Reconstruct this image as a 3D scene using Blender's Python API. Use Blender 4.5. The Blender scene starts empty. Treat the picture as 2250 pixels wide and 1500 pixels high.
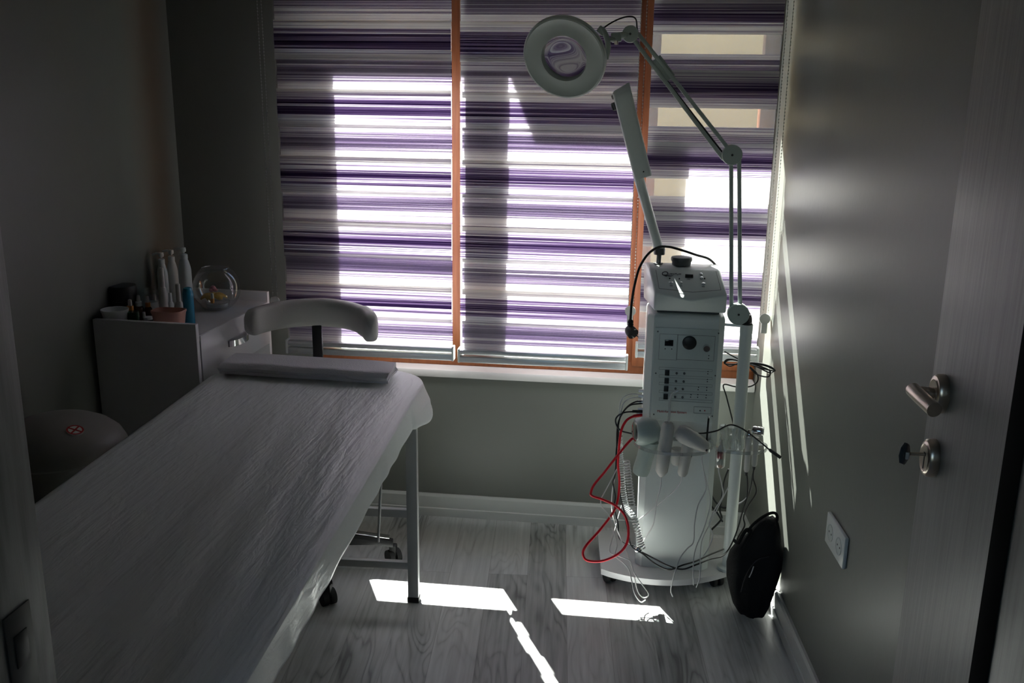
import bpy, bmesh, math, random
from mathutils import Vector, Matrix, noise
import numpy as np

random.seed(7)
SC = bpy.context.scene
COL = SC.collection
PI = math.pi
V = Vector

# ------------------------------------------------------------------ camera
FPX, CAMH = 2062.5, 1.55                  # focal length in pixels of the 2250 px wide frame, lens height
PITCH, ROLL, YAW = 0.25453765, 0.01363261, 0.12150937


def cam_rows():
    cy, sy = math.cos(YAW), math.sin(YAW)
    rz = np.array([[cy, sy, 0], [-sy, cy, 0], [0, 0, 1]])
    m = np.array([[1, 0, 0], [0, 0, -1], [0, 1, 0]], float)
    cp, sp = math.cos(PITCH), math.sin(PITCH)
    rx = np.array([[1, 0, 0], [0, cp, -sp], [0, sp, cp]])
    cr, sr = math.cos(ROLL), math.sin(ROLL)
    rr = np.array([[cr, -sr, 0], [sr, cr, 0], [0, 0, 1]])
    return rr @ rx @ m @ rz


RC = cam_rows()
cam_data = bpy.data.cameras.new('camera')
cam_data.sensor_width = 36.0
cam_data.lens = FPX / 2250 * 36.0
cam_data.clip_start = 0.02
cam = bpy.data.objects.new('camera', cam_data)
COL.objects.link(cam)
ax, ay, az = V(RC[0]), V(-RC[1]), V(-RC[2])
cam.matrix_world = Matrix(((ax.x, ay.x, az.x, 0), (ax.y, ay.y, az.y, 0), (ax.z, ay.z, az.z, CAMH), (0, 0, 0, 1)))
SC.camera = cam


def ray(x, y):
    return V(RC.T @ np.array([(x - 1125) / FPX, (y - 750) / FPX, 1.0]))


def at(x, y, Y):
    """Point of the room seen at pixel x, y at the depth Y (metres along the room)."""
    d = ray(x, y)
    return V((0, 0, CAMH)) + d * (Y / d.y)


def atz(x, y, z):
    d = ray(x, y)
    return V((0, 0, CAMH)) + d * ((z - CAMH) / d.z)


# ------------------------------------------------------------------ light
SC.view_settings.view_transform = 'Standard'
SC.view_settings.look = 'None'
SC.view_settings.gamma = 1.0
SC.view_settings.use_curve_mapping = False
SC.view_settings.exposure = 0.0
SC.cycles.max_bounces = 14
SC.cycles.diffuse_bounces = 7
SC.cycles.transparent_max_bounces = 24
SC.cycles.sample_clamp_indirect = 6.0
SC.cycles.caustics_reflective = False
SC.cycles.caustics_refractive = False

SUN_DIR = V((0.486, -1.0, -1.2)).normalized()       # the way the sunlight travels
sun_data = bpy.data.lights.new('sun', 'SUN')
sun_data.energy = 76.0
sun_data.angle = math.radians(0.55)
sun_data.color = (1.0, 0.985, 0.955)
sun = bpy.data.objects.new('sun', sun_data)
sun.rotation_euler = SUN_DIR.to_track_quat('-Z', 'Y').to_euler()
sun.location = (-2, 8, 8)
COL.objects.link(sun)

world = bpy.data.worlds.new('world')
SC.world = world
world.use_nodes = True
wn = world.node_tree.nodes
wl = world.node_tree.links
sky = wn.new('ShaderNodeTexSky')
sky.sky_type = 'NISHITA'
sky.sun_disc = False
sky.sun_elevation = math.radians(47)
sky.sun_rotation = math.atan2(-0.486, 1.0)
wn['Background'].inputs['Strength'].default_value = 0.5
wl.new(sky.outputs[0], wn['Background'].inputs['Color'])


# ------------------------------------------------------------------ materials
MATS = {}


def principled(name, col, rough=0.5, metal=0.0, spec=0.5, trans=0.0, coat=0.0, ior=1.45):
    if name in MATS:
        return MATS[name]
    m = bpy.data.materials.new(name)
    m.use_nodes = True
    b = m.node_tree.nodes['Principled BSDF']
    b.inputs['Base Color'].default_value = (*col, 1)
    b.inputs['Roughness'].default_value = rough
    b.inputs['Metallic'].default_value = metal
    b.inputs['Specular IOR Level'].default_value = spec
    b.inputs['Transmission Weight'].default_value = trans
    b.inputs['Coat Weight'].default_value = coat
    b.inputs['IOR'].default_value = ior
    MATS[name] = m
    return m


def nd(m, t, **kw):
    n = m.node_tree.nodes.new(t)
    for k, v in kw.items():
        setattr(n, k, v)
    return n


def lk(m, a, b):
    m.node_tree.links.new(a, b)


def mth(m, op, a, b=None, c=None):
    n = nd(m, 'ShaderNodeMath', operation=op)
    for i, x in enumerate((a, b, c)):
        if x is None:
            continue
        if isinstance(x, (int, float)):
            n.inputs[i].default_value = x
        else:
            lk(m, x, n.inputs[i])
    return n.outputs[0]


def ramp(m, fac, stops):
    r = nd(m, 'ShaderNodeValToRGB')
    e = r.color_ramp.elements
    while len(e) < len(stops):
        e.new(0.5)
    for el, (p, c) in zip(e, stops):
        el.position = p
        el.color = (*c, 1)
    lk(m, fac, r.inputs[0])
    return r.outputs[0]


def paint(name, col, rough=0.5, bump=0.02, scale=60, var=0.05):
    """Painted or moulded surface: slight mottling and a fine uneven skin."""
    if name in MATS:
        return MATS[name]
    m = principled(name, col, rough)
    b = m.node_tree.nodes['Principled BSDF']
    g = nd(m, 'ShaderNodeNewGeometry')
    n = nd(m, 'ShaderNodeTexNoise')
    n.inputs['Scale'].default_value = 3.0
    n.inputs['Detail'].default_value = 4
    lk(m, g.outputs['Position'], n.inputs['Vector'])
    c0 = tuple(max(0, x * (1 - var)) for x in col)
    c1 = tuple(min(1, x * (1 + var)) for x in col)
    lk(m, ramp(m, n.outputs['Fac'], [(0.3, c0), (0.7, c1)]), b.inputs['Base Color'])
    n2 = nd(m, 'ShaderNodeTexNoise')
    n2.inputs['Scale'].default_value = scale
    lk(m, g.outputs['Position'], n2.inputs['Vector'])
    bp = nd(m, 'ShaderNodeBump')
    bp.inputs['Strength'].default_value = bump
    bp.inputs['Distance'].default_value = 0.01
    lk(m, n2.outputs['Fac'], bp.inputs['Height'])
    lk(m, bp.outputs[0], b.inputs['Normal'])
    return m


def wood(name, c0, c1, c2, stretch=(60, 60, 2.0), rough=0.45, bump=0.06, rings=False):
    if name in MATS:
        return MATS[name]
    m = principled(name, c1, rough)
    b = m.node_tree.nodes['Principled BSDF']
    g = nd(m, 'ShaderNodeNewGeometry')
    mp = nd(m, 'ShaderNodeMapping')
    mp.inputs['Scale'].default_value = stretch
    lk(m, g.outputs['Position'], mp.inputs['Vector'])
    n = nd(m, 'ShaderNodeTexNoise')
    n.inputs['Scale'].default_value = 1.0
    n.inputs['Detail'].default_value = 6
    n.inputs['Roughness'].default_value = 0.65
    lk(m, mp.outputs[0], n.inputs['Vector'])
    fac = n.outputs['Fac']
    if rings:
        mp2 = nd(m, 'ShaderNodeMapping')
        mp2.inputs['Scale'].default_value = (9, 9, 1.5)
        lk(m, g.outputs['Position'], mp2.inputs['Vector'])
        n3 = nd(m, 'ShaderNodeTexNoise')
        n3.inputs['Scale'].default_value = 1.0
        n3.inputs['Detail'].default_value = 2
        lk(m, mp2.outputs[0], n3.inputs['Vector'])
        rg = mth(m, 'FRACT', mth(m, 'MULTIPLY', n3.outputs['Fac'], 11.0))
        rg = mth(m, 'POWER', mth(m, 'ABSOLUTE', mth(m, 'SUBTRACT', rg, 0.5)), 1.5)
        fac = mth(m, 'ADD', mth(m, 'MULTIPLY', fac, 0.6), mth(m, 'MULTIPLY', rg, 0.75))
    lk(m, ramp(m, fac, [(0.25, c0), (0.5, c1), (0.72, c2)]), b.inputs['Base Color'])
    bp = nd(m, 'ShaderNodeBump')
    bp.inputs['Strength'].default_value = bump
    bp.inputs['Distance'].default_value = 0.01
    lk(m, fac, bp.inputs['Height'])
    lk(m, bp.outputs[0], b.inputs['Normal'])
    return m


def floor_material():
    m = principled('ash_laminate', (0.3, 0.3, 0.29), 0.33, spec=0.5)
    b = m.node_tree.nodes['Principled BSDF']
    g = nd(m, 'ShaderNodeNewGeometry')
    rot = nd(m, 'ShaderNodeMapping')
    rot.inputs['Rotation'].default_value = (0, 0, PI / 2 - 0.075)
    rot.inputs['Location'].default_value = (0.35, 0.07, 0)
    lk(m, g.outputs['Position'], rot.inputs['Vector'])
    br = nd(m, 'ShaderNodeTexBrick')
    br.offset = 0.37
    br.inputs['Color1'].default_value = (0, 0, 0, 1)
    br.inputs['Color2'].default_value = (1, 1, 1, 1)
    br.inputs['Mortar'].default_value = (0.5, 0.5, 0.5, 1)
    br.inputs['Scale'].default_value = 1.0
    br.inputs['Brick Width'].default_value = 1.25
    br.inputs['Row Height'].default_value = 0.13
    br.inputs['Mortar Size'].default_value = 0.0005
    lk(m, rot.outputs[0], br.inputs['Vector'])
    tone = nd(m, 'ShaderNodeSeparateColor')
    lk(m, br.outputs['Color'], tone.inputs[0])
    # grain offset per plank
    off = nd(m, 'ShaderNodeCombineXYZ')
    lk(m, mth(m, 'MULTIPLY', tone.outputs[0], 17.0), off.inputs[0])
    lk(m, mth(m, 'MULTIPLY', tone.outputs[0], 9.0), off.inputs[1])
    ad = nd(m, 'ShaderNodeVectorMath', operation='ADD')
    lk(m, rot.outputs[0], ad.inputs[0])
    lk(m, off.outputs[0], ad.inputs[1])
    mp = nd(m, 'ShaderNodeMapping')
    mp.inputs['Scale'].default_value = (3.0, 70, 1)
    lk(m, ad.outputs[0], mp.inputs['Vector'])
    n1 = nd(m, 'ShaderNodeTexNoise')
    n1.inputs['Scale'].default_value = 1.0
    n1.inputs['Detail'].default_value = 5
    lk(m, mp.outputs[0], n1.inputs['Vector'])
    mp2 = nd(m, 'ShaderNodeMapping')
    mp2.inputs['Scale'].default_value = (1.6, 8, 1)
    lk(m, ad.outputs[0], mp2.inputs['Vector'])
    n2 = nd(m, 'ShaderNodeTexNoise')
    n2.inputs['Scale'].default_value = 1.0
    n2.inputs['Detail'].default_value = 2
    n2.inputs['Distortion'].default_value = 0.4
    lk(m, mp2.outputs[0], n2.inputs['Vector'])
    rg = mth(m, 'FRACT', mth(m, 'MULTIPLY', n2.outputs['Fac'], 14.0))
    rg = mth(m, 'POWER', mth(m, 'ABSOLUTE', mth(m, 'SUBTRACT', mth(m, 'MULTIPLY', rg, 2.0), 1.0)), 2.5)
    mask = nd(m, 'ShaderNodeTexNoise')
    mask.inputs['Scale'].default_value = 2.2
    lk(m, ad.outputs[0], mask.inputs['Vector'])
    mk = mth(m, 'SMOOTH_MIN', mth(m, 'MULTIPLY', mth(m, 'MAXIMUM', mth(m, 'SUBTRACT', mask.outputs['Fac'], 0.42), 0.0), 4.0), 1.0, 0.1)
    fac = mth(m, 'ADD', mth(m, 'MULTIPLY', n1.outputs['Fac'], 0.55), mth(m, 'MULTIPLY', tone.outputs[0], 0.25))
    fac = mth(m, 'SUBTRACT', fac, mth(m, 'MULTIPLY', mth(m, 'MULTIPLY', rg, mk), 0.28))
    c = ramp(m, fac, [(0.08, (0.20, 0.203, 0.197)), (0.34, (0.50, 0.51, 0.50)), (0.60, (0.70, 0.71, 0.70))])
    mix = nd(m, 'ShaderNodeMix', data_type='RGBA')
    lk(m, br.outputs['Fac'], mix.inputs[0])
    lk(m, c, mix.inputs[6])
    mix.inputs[7].default_value = (0.25, 0.25, 0.245, 1)
    lk(m, mix.outputs[2], b.inputs['Base Color'])
    bp = nd(m, 'ShaderNodeBump')
    bp.inputs['Strength'].default_value = 0.05
    bp.inputs['Distance'].default_value = 0.004
    lk(m, fac, bp.inputs['Height'])
    lk(m, bp.outputs[0], b.inputs['Normal'])
    lk(m, mth(m, 'ADD', mth(m, 'MULTIPLY', n1.outputs['Fac'], 0.14), 0.24), b.inputs['Roughness'])
    return m


def thin_glass(name, tint=(1, 1, 1), refl=0.06, edge=0.45, milk=0.0):
    """Thin clear sheet or shell: light passes straight, edges mirror more, milk scatters a little."""
    if name in MATS:
        return MATS[name]
    m = bpy.data.materials.new(name)
    m.use_nodes = True
    m.node_tree.nodes.remove(m.node_tree.nodes['Principled BSDF'])
    out = m.node_tree.nodes['Material Output']
    t = nd(m, 'ShaderNodeBsdfTransparent')
    t.inputs[0].default_value = (*tint, 1)
    body = t.outputs[0]
    if milk > 0:
        d = nd(m, 'ShaderNodeBsdfDiffuse')
        d.inputs[0].default_value = (0.8, 0.82, 0.82, 1)
        tl = nd(m, 'ShaderNodeBsdfTranslucent')
        tl.inputs[0].default_value = (0.8, 0.82, 0.82, 1)
        a1 = nd(m, 'ShaderNodeMixShader')
        a1.inputs[0].default_value = 0.5
        lk(m, d.outputs[0], a1.inputs[1])
        lk(m, tl.outputs[0], a1.inputs[2])
        a2 = nd(m, 'ShaderNodeMixShader')
        a2.inputs[0].default_value = milk
        lk(m, body, a2.inputs[1])
        lk(m, a1.outputs[0], a2.inputs[2])
        body = a2.outputs[0]
    gl = nd(m, 'ShaderNodeBsdfGlossy')
    gl.inputs['Roughness'].default_value = 0.03
    lw = nd(m, 'ShaderNodeLayerWeight')
    lw.inputs['Blend'].default_value = 0.35
    f = mth(m, 'ADD', mth(m, 'MULTIPLY', mth(m, 'POWER', lw.outputs['Facing'], 2.0), edge), refl)
    mx = nd(m, 'ShaderNodeMixShader')
    lk(m, f, mx.inputs[0])
    lk(m, body, mx.inputs[1])
    lk(m, gl.outputs[0], mx.inputs[2])
    lk(m, mx.outputs[0], out.inputs['Surface'])
    MATS[name] = m
    return m


def blind_fabric(name, z0, period, solid, seed, sheer_open=0.78):
    """Day-and-night blind cloth: woven bands of purple streaks alternating with bands of sheer mesh."""
    m = bpy.data.materials.new(name)
    m.use_nodes = True
    m.node_tree.nodes.remove(m.node_tree.nodes['Principled BSDF'])
    out = m.node_tree.nodes['Material Output']
    g = nd(m, 'ShaderNodeNewGeometry')
    sp = nd(m, 'ShaderNodeSeparateXYZ')
    lk(m, g.outputs['Position'], sp.inputs[0])
    x, z = sp.outputs[0], sp.outputs[2]
    ph = mth(m, 'FRACT', mth(m, 'DIVIDE', mth(m, 'SUBTRACT', z, z0), period))
    is_solid = mth(m, 'LESS_THAN', ph, solid)
    b = mth(m, 'DIVIDE', ph, solid)
    tri = mth(m, 'SUBTRACT', 1.0, mth(m, 'ABSOLUTE', mth(m, 'SUBTRACT', mth(m, 'MULTIPLY', b, 2.0), 1.0)))

    def streak(fx, fz, detail):
        cb = nd(m, 'ShaderNodeCombineXYZ')
        lk(m, mth(m, 'MULTIPLY', x, fx), cb.inputs[0])
        lk(m, mth(m, 'MULTIPLY', z, fz), cb.inputs[2])
        cb.inputs[1].default_value = seed
        n = nd(m, 'ShaderNodeTexNoise')
        n.inputs['Scale'].default_value = 1.0
        n.inputs['Detail'].default_value = detail
        lk(m, cb.outputs[0], n.inputs['Vector'])
        return n.outputs['Fac']

    v = mth(m, 'ADD', mth(m, 'ADD', mth(m, 'MULTIPLY', mth(m, 'POWER', tri, 1.3), 0.78), 0.14), mth(m, 'MULTIPLY', mth(m, 'SUBTRACT', streak(0.5, 320, 3), 0.5), 2.7))
    v = mth(m, 'ADD', v, mth(m, 'MULTIPLY', mth(m, 'SUBTRACT', streak(0.3, 75, 1), 0.5), 0.9))
    c = ramp(m, v, [(0.22, (0.90, 0.89, 0.89)), (0.42, (0.62, 0.585, 0.64)), (0.62, (0.36, 0.285, 0.43)), (0.95, (0.10, 0.065, 0.15))])
    dif = nd(m, 'ShaderNodeBsdfDiffuse')
    tr = nd(m, 'ShaderNodeBsdfTranslucent')
    lk(m, c, dif.inputs[0])
    lk(m, c, tr.inputs[0])
    cloth = nd(m, 'ShaderNodeMixShader')
    cloth.inputs[0].default_value = 0.52
    lk(m, dif.outputs[0], cloth.inputs[1])
    lk(m, tr.outputs[0], cloth.inputs[2])
    tp = nd(m, 'ShaderNodeBsdfTransparent')
    tp.inputs[0].default_value = (1, 1, 1, 1)
    d2 = nd(m, 'ShaderNodeBsdfDiffuse')
    t2 = nd(m, 'ShaderNodeBsdfTranslucent')
    d2.inputs[0].default_value = (0.88, 0.87, 0.88, 1)
    t2.inputs[0].default_value = (0.88, 0.87, 0.88, 1)
    mesh = nd(m, 'ShaderNodeMixShader')
    mesh.inputs[0].default_value = 0.5
    lk(m, d2.outputs[0], mesh.inputs[1])
    lk(m, t2.outputs[0], mesh.inputs[2])
    sheer = nd(m, 'ShaderNodeMixShader')
    sheer.inputs[0].default_value = sheer_open
    lk(m, mesh.outputs[0], sheer.inputs[1])
    lk(m, tp.outputs[0], sheer.inputs[2])
    fin = nd(m, 'ShaderNodeMixShader')
    lk(m, is_solid, fin.inputs[0])
    lk(m, sheer.outputs[0], fin.inputs[1])
    lk(m, cloth.outputs[0], fin.inputs[2])
    lk(m, fin.outputs[0], out.inputs['Surface'])
    return m


def sheet_material(name, col, rough, wr=0.25):
    m = principled(name, col, rough, spec=0.4)
    b = m.node_tree.nodes['Principled BSDF']
    g = nd(m, 'ShaderNodeNewGeometry')
    mp = nd(m, 'ShaderNodeMapping')
    mp.inputs['Rotation'].default_value = (0, 0, 0.12)
    mp.inputs['Scale'].default_value = (60, 13, 30)
    lk(m, g.outputs['Position'], mp.inputs['Vector'])
    n = nd(m, 'ShaderNodeTexNoise')
    n.inputs['Scale'].default_value = 1.0
    n.inputs['Detail'].default_value = 5
    n.inputs['Distortion'].default_value = 1.2
    lk(m, mp.outputs[0], n.inputs['Vector'])
    mp2 = nd(m, 'ShaderNodeMapping')
    mp2.inputs['Rotation'].default_value = (0, 0, 0.10)
    mp2.inputs['Scale'].default_value = (26, 1.6, 9)
    lk(m, g.outputs['Position'], mp2.inputs['Vector'])
    n2 = nd(m, 'ShaderNodeTexNoise')
    n2.inputs['Scale'].default_value = 1.0
    n2.inputs['Detail'].default_value = 3
    lk(m, mp2.outputs[0], n2.inputs['Vector'])
    ridge = mth(m, 'ABSOLUTE', mth(m, 'SUBTRACT', n2.outputs['Fac'], 0.5))
    hgt = mth(m, 'SUBTRACT', mth(m, 'MULTIPLY', n.outputs['Fac'], 0.45), mth(m, 'MULTIPLY', ridge, 1.5))
    bp = nd(m, 'ShaderNodeBump')
    bp.inputs['Strength'].default_value = wr
    bp.inputs['Distance'].default_value = 0.012
    lk(m, hgt, bp.inputs['Height'])
    lk(m, bp.outputs[0], b.inputs['Normal'])
    return m


WALL = paint('wall_paint', (0.172, 0.180, 0.158), 0.41, 0.03, 45, 0.03)
WHITE_TRIM = paint('white_trim', (0.62, 0.63, 0.60), 0.35, 0.01)
CEIL = paint('ceiling_paint', (0.50, 0.50, 0.48), 0.7)
FLOOR = floor_material()
DOORWOOD = wood('grey_door_foil', (0.21, 0.21, 0.205), (0.28, 0.282, 0.27), (0.34, 0.343, 0.33), (150, 150, 4), 0.42)
JAMBWOOD = wood('grey_frame_foil', (0.12, 0.12, 0.115), (0.23, 0.23, 0.222), (0.29, 0.29, 0.28), (80, 80, 4), 0.42, 0.06, True)
BROWN = wood('brown_window_foil', (0.13, 0.036, 0.009), (0.175, 0.052, 0.013), (0.21, 0.07, 0.02), (90, 90, 5), 0.5)
SILL = paint('sill_marble', (0.66, 0.65, 0.62), 0.25, 0.0, 30, 0.06)
WHITE_GLOSS = paint('white_gloss_board', (0.66, 0.66, 0.67), 0.22, 0.0)
WHITE_PLASTIC = paint('white_plastic', (0.68, 0.72, 0.70), 0.3, 0.01)
PANEL_GREY = paint('panel_grey', (0.56, 0.61, 0.585), 0.35, 0.0)
MINT = paint('mint_plastic', (0.5, 0.58, 0.53), 0.3, 0.0)
CREAM = paint('cream_plastic', (0.58, 0.565, 0.53), 0.35, 0.0)
BINCREAM = paint('bin_cream', (0.27, 0.265, 0.235), 0.45, 0.0)
LAMP_GREY = paint('lamp_grey_green', (0.42, 0.48, 0.45), 0.35, 0.0)
BLACK = paint('black_plastic', (0.012, 0.012, 0.013), 0.4, 0.0)
DARKGREY = paint('dark_grey_plastic', (0.10, 0.105, 0.105), 0.4, 0.0)
BLACKCLOTH = paint('black_nylon', (0.006, 0.006, 0.006), 0.8, 0.3, 300)
RUBBER = paint('black_rubber', (0.015, 0.015, 0.015), 0.6, 0.0)
CHROME = principled('chrome', (0.75, 0.75, 0.74), 0.12, 1.0)
NICKEL = principled('satin_nickel', (0.62, 0.55, 0.47), 0.28, 1.0)
STEEL = paint('grey_steel_paint', (0.42, 0.43, 0.42), 0.35, 0.0)
ALU = principled('aluminium', (0.7, 0.72, 0.73), 0.35, 0.6)
RED = principled('red_cable', (0.75, 0.010, 0.025), 0.35)
REDINK = principled('red_ink', (0.45, 0.03, 0.03), 0.5)
BLUEINK = principled('dark_ink', (0.03, 0.035, 0.05), 0.5)
WHITECORD = principled('white_cord', (0.62, 0.62, 0.62), 0.45)
CLEAR = thin_glass('clear_acrylic', (0.93, 0.95, 0.95), 0.18, 0.75, 0.22)
HOSE = thin_glass('clear_hose', (0.93, 0.95, 0.95), 0.12, 0.6, 0.38)
CUTGLASS = thin_glass('cut_glass', (0.90, 0.93, 0.93), 0.22, 0.9, 0.14)
GLASS = thin_glass('clear_glass', (0.95, 0.97, 0.97), 0.08, 0.85, 0.03)
PANE = thin_glass('window_glass', (0.95, 0.97, 0.96), 0.03, 0.4)
LENS = principled('lens_glass', (0.96, 0.98, 0.97), 0.0, trans=1.0, ior=1.5)
SHEET = sheet_material('crinkled_bed_sheet', (0.85, 0.90, 0.885), 0.30, 0.36)
TOWEL = paint('white_towel', (0.66, 0.66, 0.68), 0.8, 0.25, 220, 0.05)
LEATHER = paint('cream_leatherette', (0.56, 0.56, 0.52), 0.45, 0.05, 200)
PINK = paint('peach_plastic', (0.62, 0.34, 0.27), 0.4, 0.0)
BLUE = paint('blue_bottle', (0.03, 0.26, 0.42), 0.25, 0.0)
AMBER = principled('amber_glass', (0.06, 0.022, 0.008), 0.12)
COPPER = principled('copper_collar', (0.65, 0.30, 0.09), 0.28, 0.7)
GREENDARK = principled('dark_green_glass', (0.012, 0.05, 0.022), 0.15)
YELLOW = paint('yellow_petal', (0.62, 0.36, 0.06), 0.6, 0.05)
ROSE = paint('pink_petal', (0.5, 0.2, 0.22), 0.6, 0.05)
BEAD = principled('bead_grey', (0.42, 0.42, 0.40), 0.35)
FACADE = paint('beige_facade', (0.80, 0.56, 0.27), 0.8, 0.1, 8)
GROUND = paint('pale_paving', (0.55, 0.54, 0.52), 0.8, 0.1, 8)
CONCRETE = paint('concrete', (0.5, 0.49, 0.46), 0.85, 0.1, 12)
DISPLAY = principled('dark_display', (0.01, 0.01, 0.012), 0.15)


# ------------------------------------------------------------------ mesh helpers
def new():
    return bmesh.new()


def add_box(bm, lo, hi, M=None, bev=0.0, seg=2):
    t = bmesh.new()
    r = bmesh.ops.create_cube(t, size=1.0)
    lo, hi = V(lo), V(hi)
    bmesh.ops.scale(t, vec=hi - lo, verts=t.verts)
    bmesh.ops.translate(t, vec=(lo + hi) / 2, verts=t.verts)
    if bev > 0:
        bmesh.ops.bevel(t, geom=list(t.edges), offset=bev, segments=seg, profile=0.5, affect='EDGES')
    merge(bm, t, M)


def merge(bm, t, M=None):
    if M is not None:
        bmesh.ops.transform(t, matrix=M, verts=t.verts)
    t.verts.index_update()
    vs = [bm.verts.new(v.co) for v in t.verts]
    for f in t.faces:
        try:
            bm.faces.new([vs[v.index] for v in f.verts])
        except ValueError:
            pass
    t.free()


def frame_from(d):
    d = d.normalized()
    a = V((0, 0, 1)) if abs(d.z) < 0.9 else V((1, 0, 0))
    u = d.cross(a).normalized()
    return u, d.cross(u).normalized()


def add_cyl(bm, a, b, r0, r1=None, n=24, cap=True):
    a, b = V(a), V(b)
    r1 = r0 if r1 is None else r1
    u, w = frame_from(b - a)
    A = [bm.verts.new(a + (u * math.cos(2 * PI * i / n) + w * math.sin(2 * PI * i / n)) * r0) for i in range(n)]
    B = [bm.verts.new(b + (u * math.cos(2 * PI * i / n) + w * math.sin(2 * PI * i / n)) * r1) for i in range(n)]
    for i in range(n):
        j = (i + 1) % n
        bm.faces.new((A[i], A[j], B[j], B[i]))
    if cap:
        bm.faces.new(A[::-1])
        bm.faces.new(B)


def add_lathe(bm, prof, base=(0, 0, 0), axis=(0, 0, 1), n=32, sx=1.0, sy=1.0):
    """prof: (radius, height) from bottom to top, turned around the axis at base."""
    base, d = V(base), V(axis).normalized()
    u, w = frame_from(d)
    rings = []
    for r, h in prof:
        c = base + d * h
        if r < 1e-6:
            rings.append([bm.verts.new(c)])
        else:
            rings.append([bm.verts.new(c + u * (math.cos(2 * PI * i / n) * r * sx) + w * (math.sin(2 * PI * i / n) * r * sy)) for i in range(n)])
    for A, B in zip(rings, rings[1:]):
        for i in range(n):
            j = (i + 1) % n
            if len(A) == 1 and len(B) == 1:
                continue
            if len(A) == 1:
                bm.faces.new((A[0], B[j], B[i]))
            elif len(B) == 1:
                bm.faces.new((A[i], A[j], B[0]))
            else:
                bm.faces.new((A[i], A[j], B[j], B[i]))
    if len(rings[0]) > 1:
        bm.faces.new(rings[0][::-1])
    if len(rings[-1]) > 1:
        bm.faces.new(rings[-1])


def smooth_path(pts, k=8):
    pts = [V(p) for p in pts]
    if len(pts) < 3:
        return pts
    P = [pts[0] * 2 - pts[1]] + pts + [pts[-1] * 2 - pts[-2]]
    out = []
    for i in range(1, len(P) - 2):
        p0, p1, p2, p3 = P[i - 1:i + 3]
        for s in range(k):
            t = s / k
            out.append(0.5 * ((2 * p1) + (p2 - p0) * t + (2 * p0 - 5 * p1 + 4 * p2 - p3) * t * t + (3 * p1 - p0 - 3 * p2 + p3) * t ** 3))
    out.append(pts[-1])
    return out


def add_tube(bm, pts, r, n=8, k=8, smooth=True, sx=1.0):
    P = smooth_path(pts, k) if smooth else [V(p) for p in pts]
    rad = r if callable(r) else (lambda t: r)
    d = (P[1] - P[0]).normalized()
    u, w = frame_from(d)
    prev = None
    first = None
    for i, p in enumerate(P):
        a = P[max(0, i - 1)]
        b = P[min(len(P) - 1, i + 1)]
        nd_ = (b - a)
        if nd_.length < 1e-9:
            nd_ = d
        nd_ = nd_.normalized()
        u = (u - nd_ * u.dot(nd_))
        if u.length < 1e-6:
            u, w = frame_from(nd_)
        u.normalize()
        w = nd_.cross(u)
        rr = rad(i / max(1, len(P) - 1))
        ring = [bm.verts.new(p + u * math.cos(2 * PI * j / n) * rr * sx + w * math.sin(2 * PI * j / n) * rr) for j in range(n)]
        if prev:
            for j in range(n):
                q = (j + 1) % n
                bm.faces.new((prev[j], prev[q], ring[q], ring[j]))
        else:
            first = ring
        prev = ring
    bm.faces.new(first[::-1])
    bm.faces.new(prev)


def add_coil(bm, pts, R, r, turns, n=6):
    P = smooth_path(pts, 24)
    L = len(P)
    out = []
    N = int(turns * 12)
    for i in range(N + 1):
        t = i / N * (L - 1)
        a = min(L - 2, int(t))
        p = P[a].lerp(P[a + 1], t - a)
        d = (P[a + 1] - P[a]).normalized()
        u, w = frame_from(d)
        an = 2 * PI * turns * i / N
        out.append(p + (u * math.cos(an) + w * math.sin(an)) * R)
    add_tube(bm, out, r, n, smooth=False)


def add_ball(bm, c, r, sub=2, sc=(1, 1, 1)):
    t = bmesh.new()
    bmesh.ops.create_icosphere(t, subdivisions=sub, radius=1.0)
    rr = (r * sc[0], r * sc[1], r * sc[2])
    merge(bm, t, Matrix.Translation(V(c)) @ Matrix.Diagonal((*rr, 1)))


def add_prism(bm, poly, axis, lo, hi):
    """Extrude a closed 2D polygon along axis 0, 1 or 2 from lo to hi."""
    def mk(p, h):
        q = [p[0], p[1]]
        q.insert(axis, h)
        return bm.verts.new(q)
    A = [mk(p, lo) for p in poly]
    B = [mk(p, hi) for p in poly]
    n = len(poly)
    for i in range(n):
        j = (i + 1) % n
        bm.faces.new((A[i], A[j], B[j], B[i]))
    bm.faces.new(A[::-1])
    bm.faces.new(B)


def add_grid(bm, f, nu, nv, closed_u=False):
    g = [[bm.verts.new(f(i / nu, j / nv)) for i in range(nu + (0 if closed_u else 1))] for j in range(nv + 1)]
    cu = len(g[0])
    for j in range(nv):
        for i in range(nu):
            bm.faces.new((g[j][i], g[j][(i + 1) % cu], g[j + 1][(i + 1) % cu], g[j + 1][i]))
    return g


# ------------------------------------------------------------------ object helpers
def world_of(o):
    p = V((0, 0, 0))
    while o is not None:
        p += o.location
        o = o.parent
    return p


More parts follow.
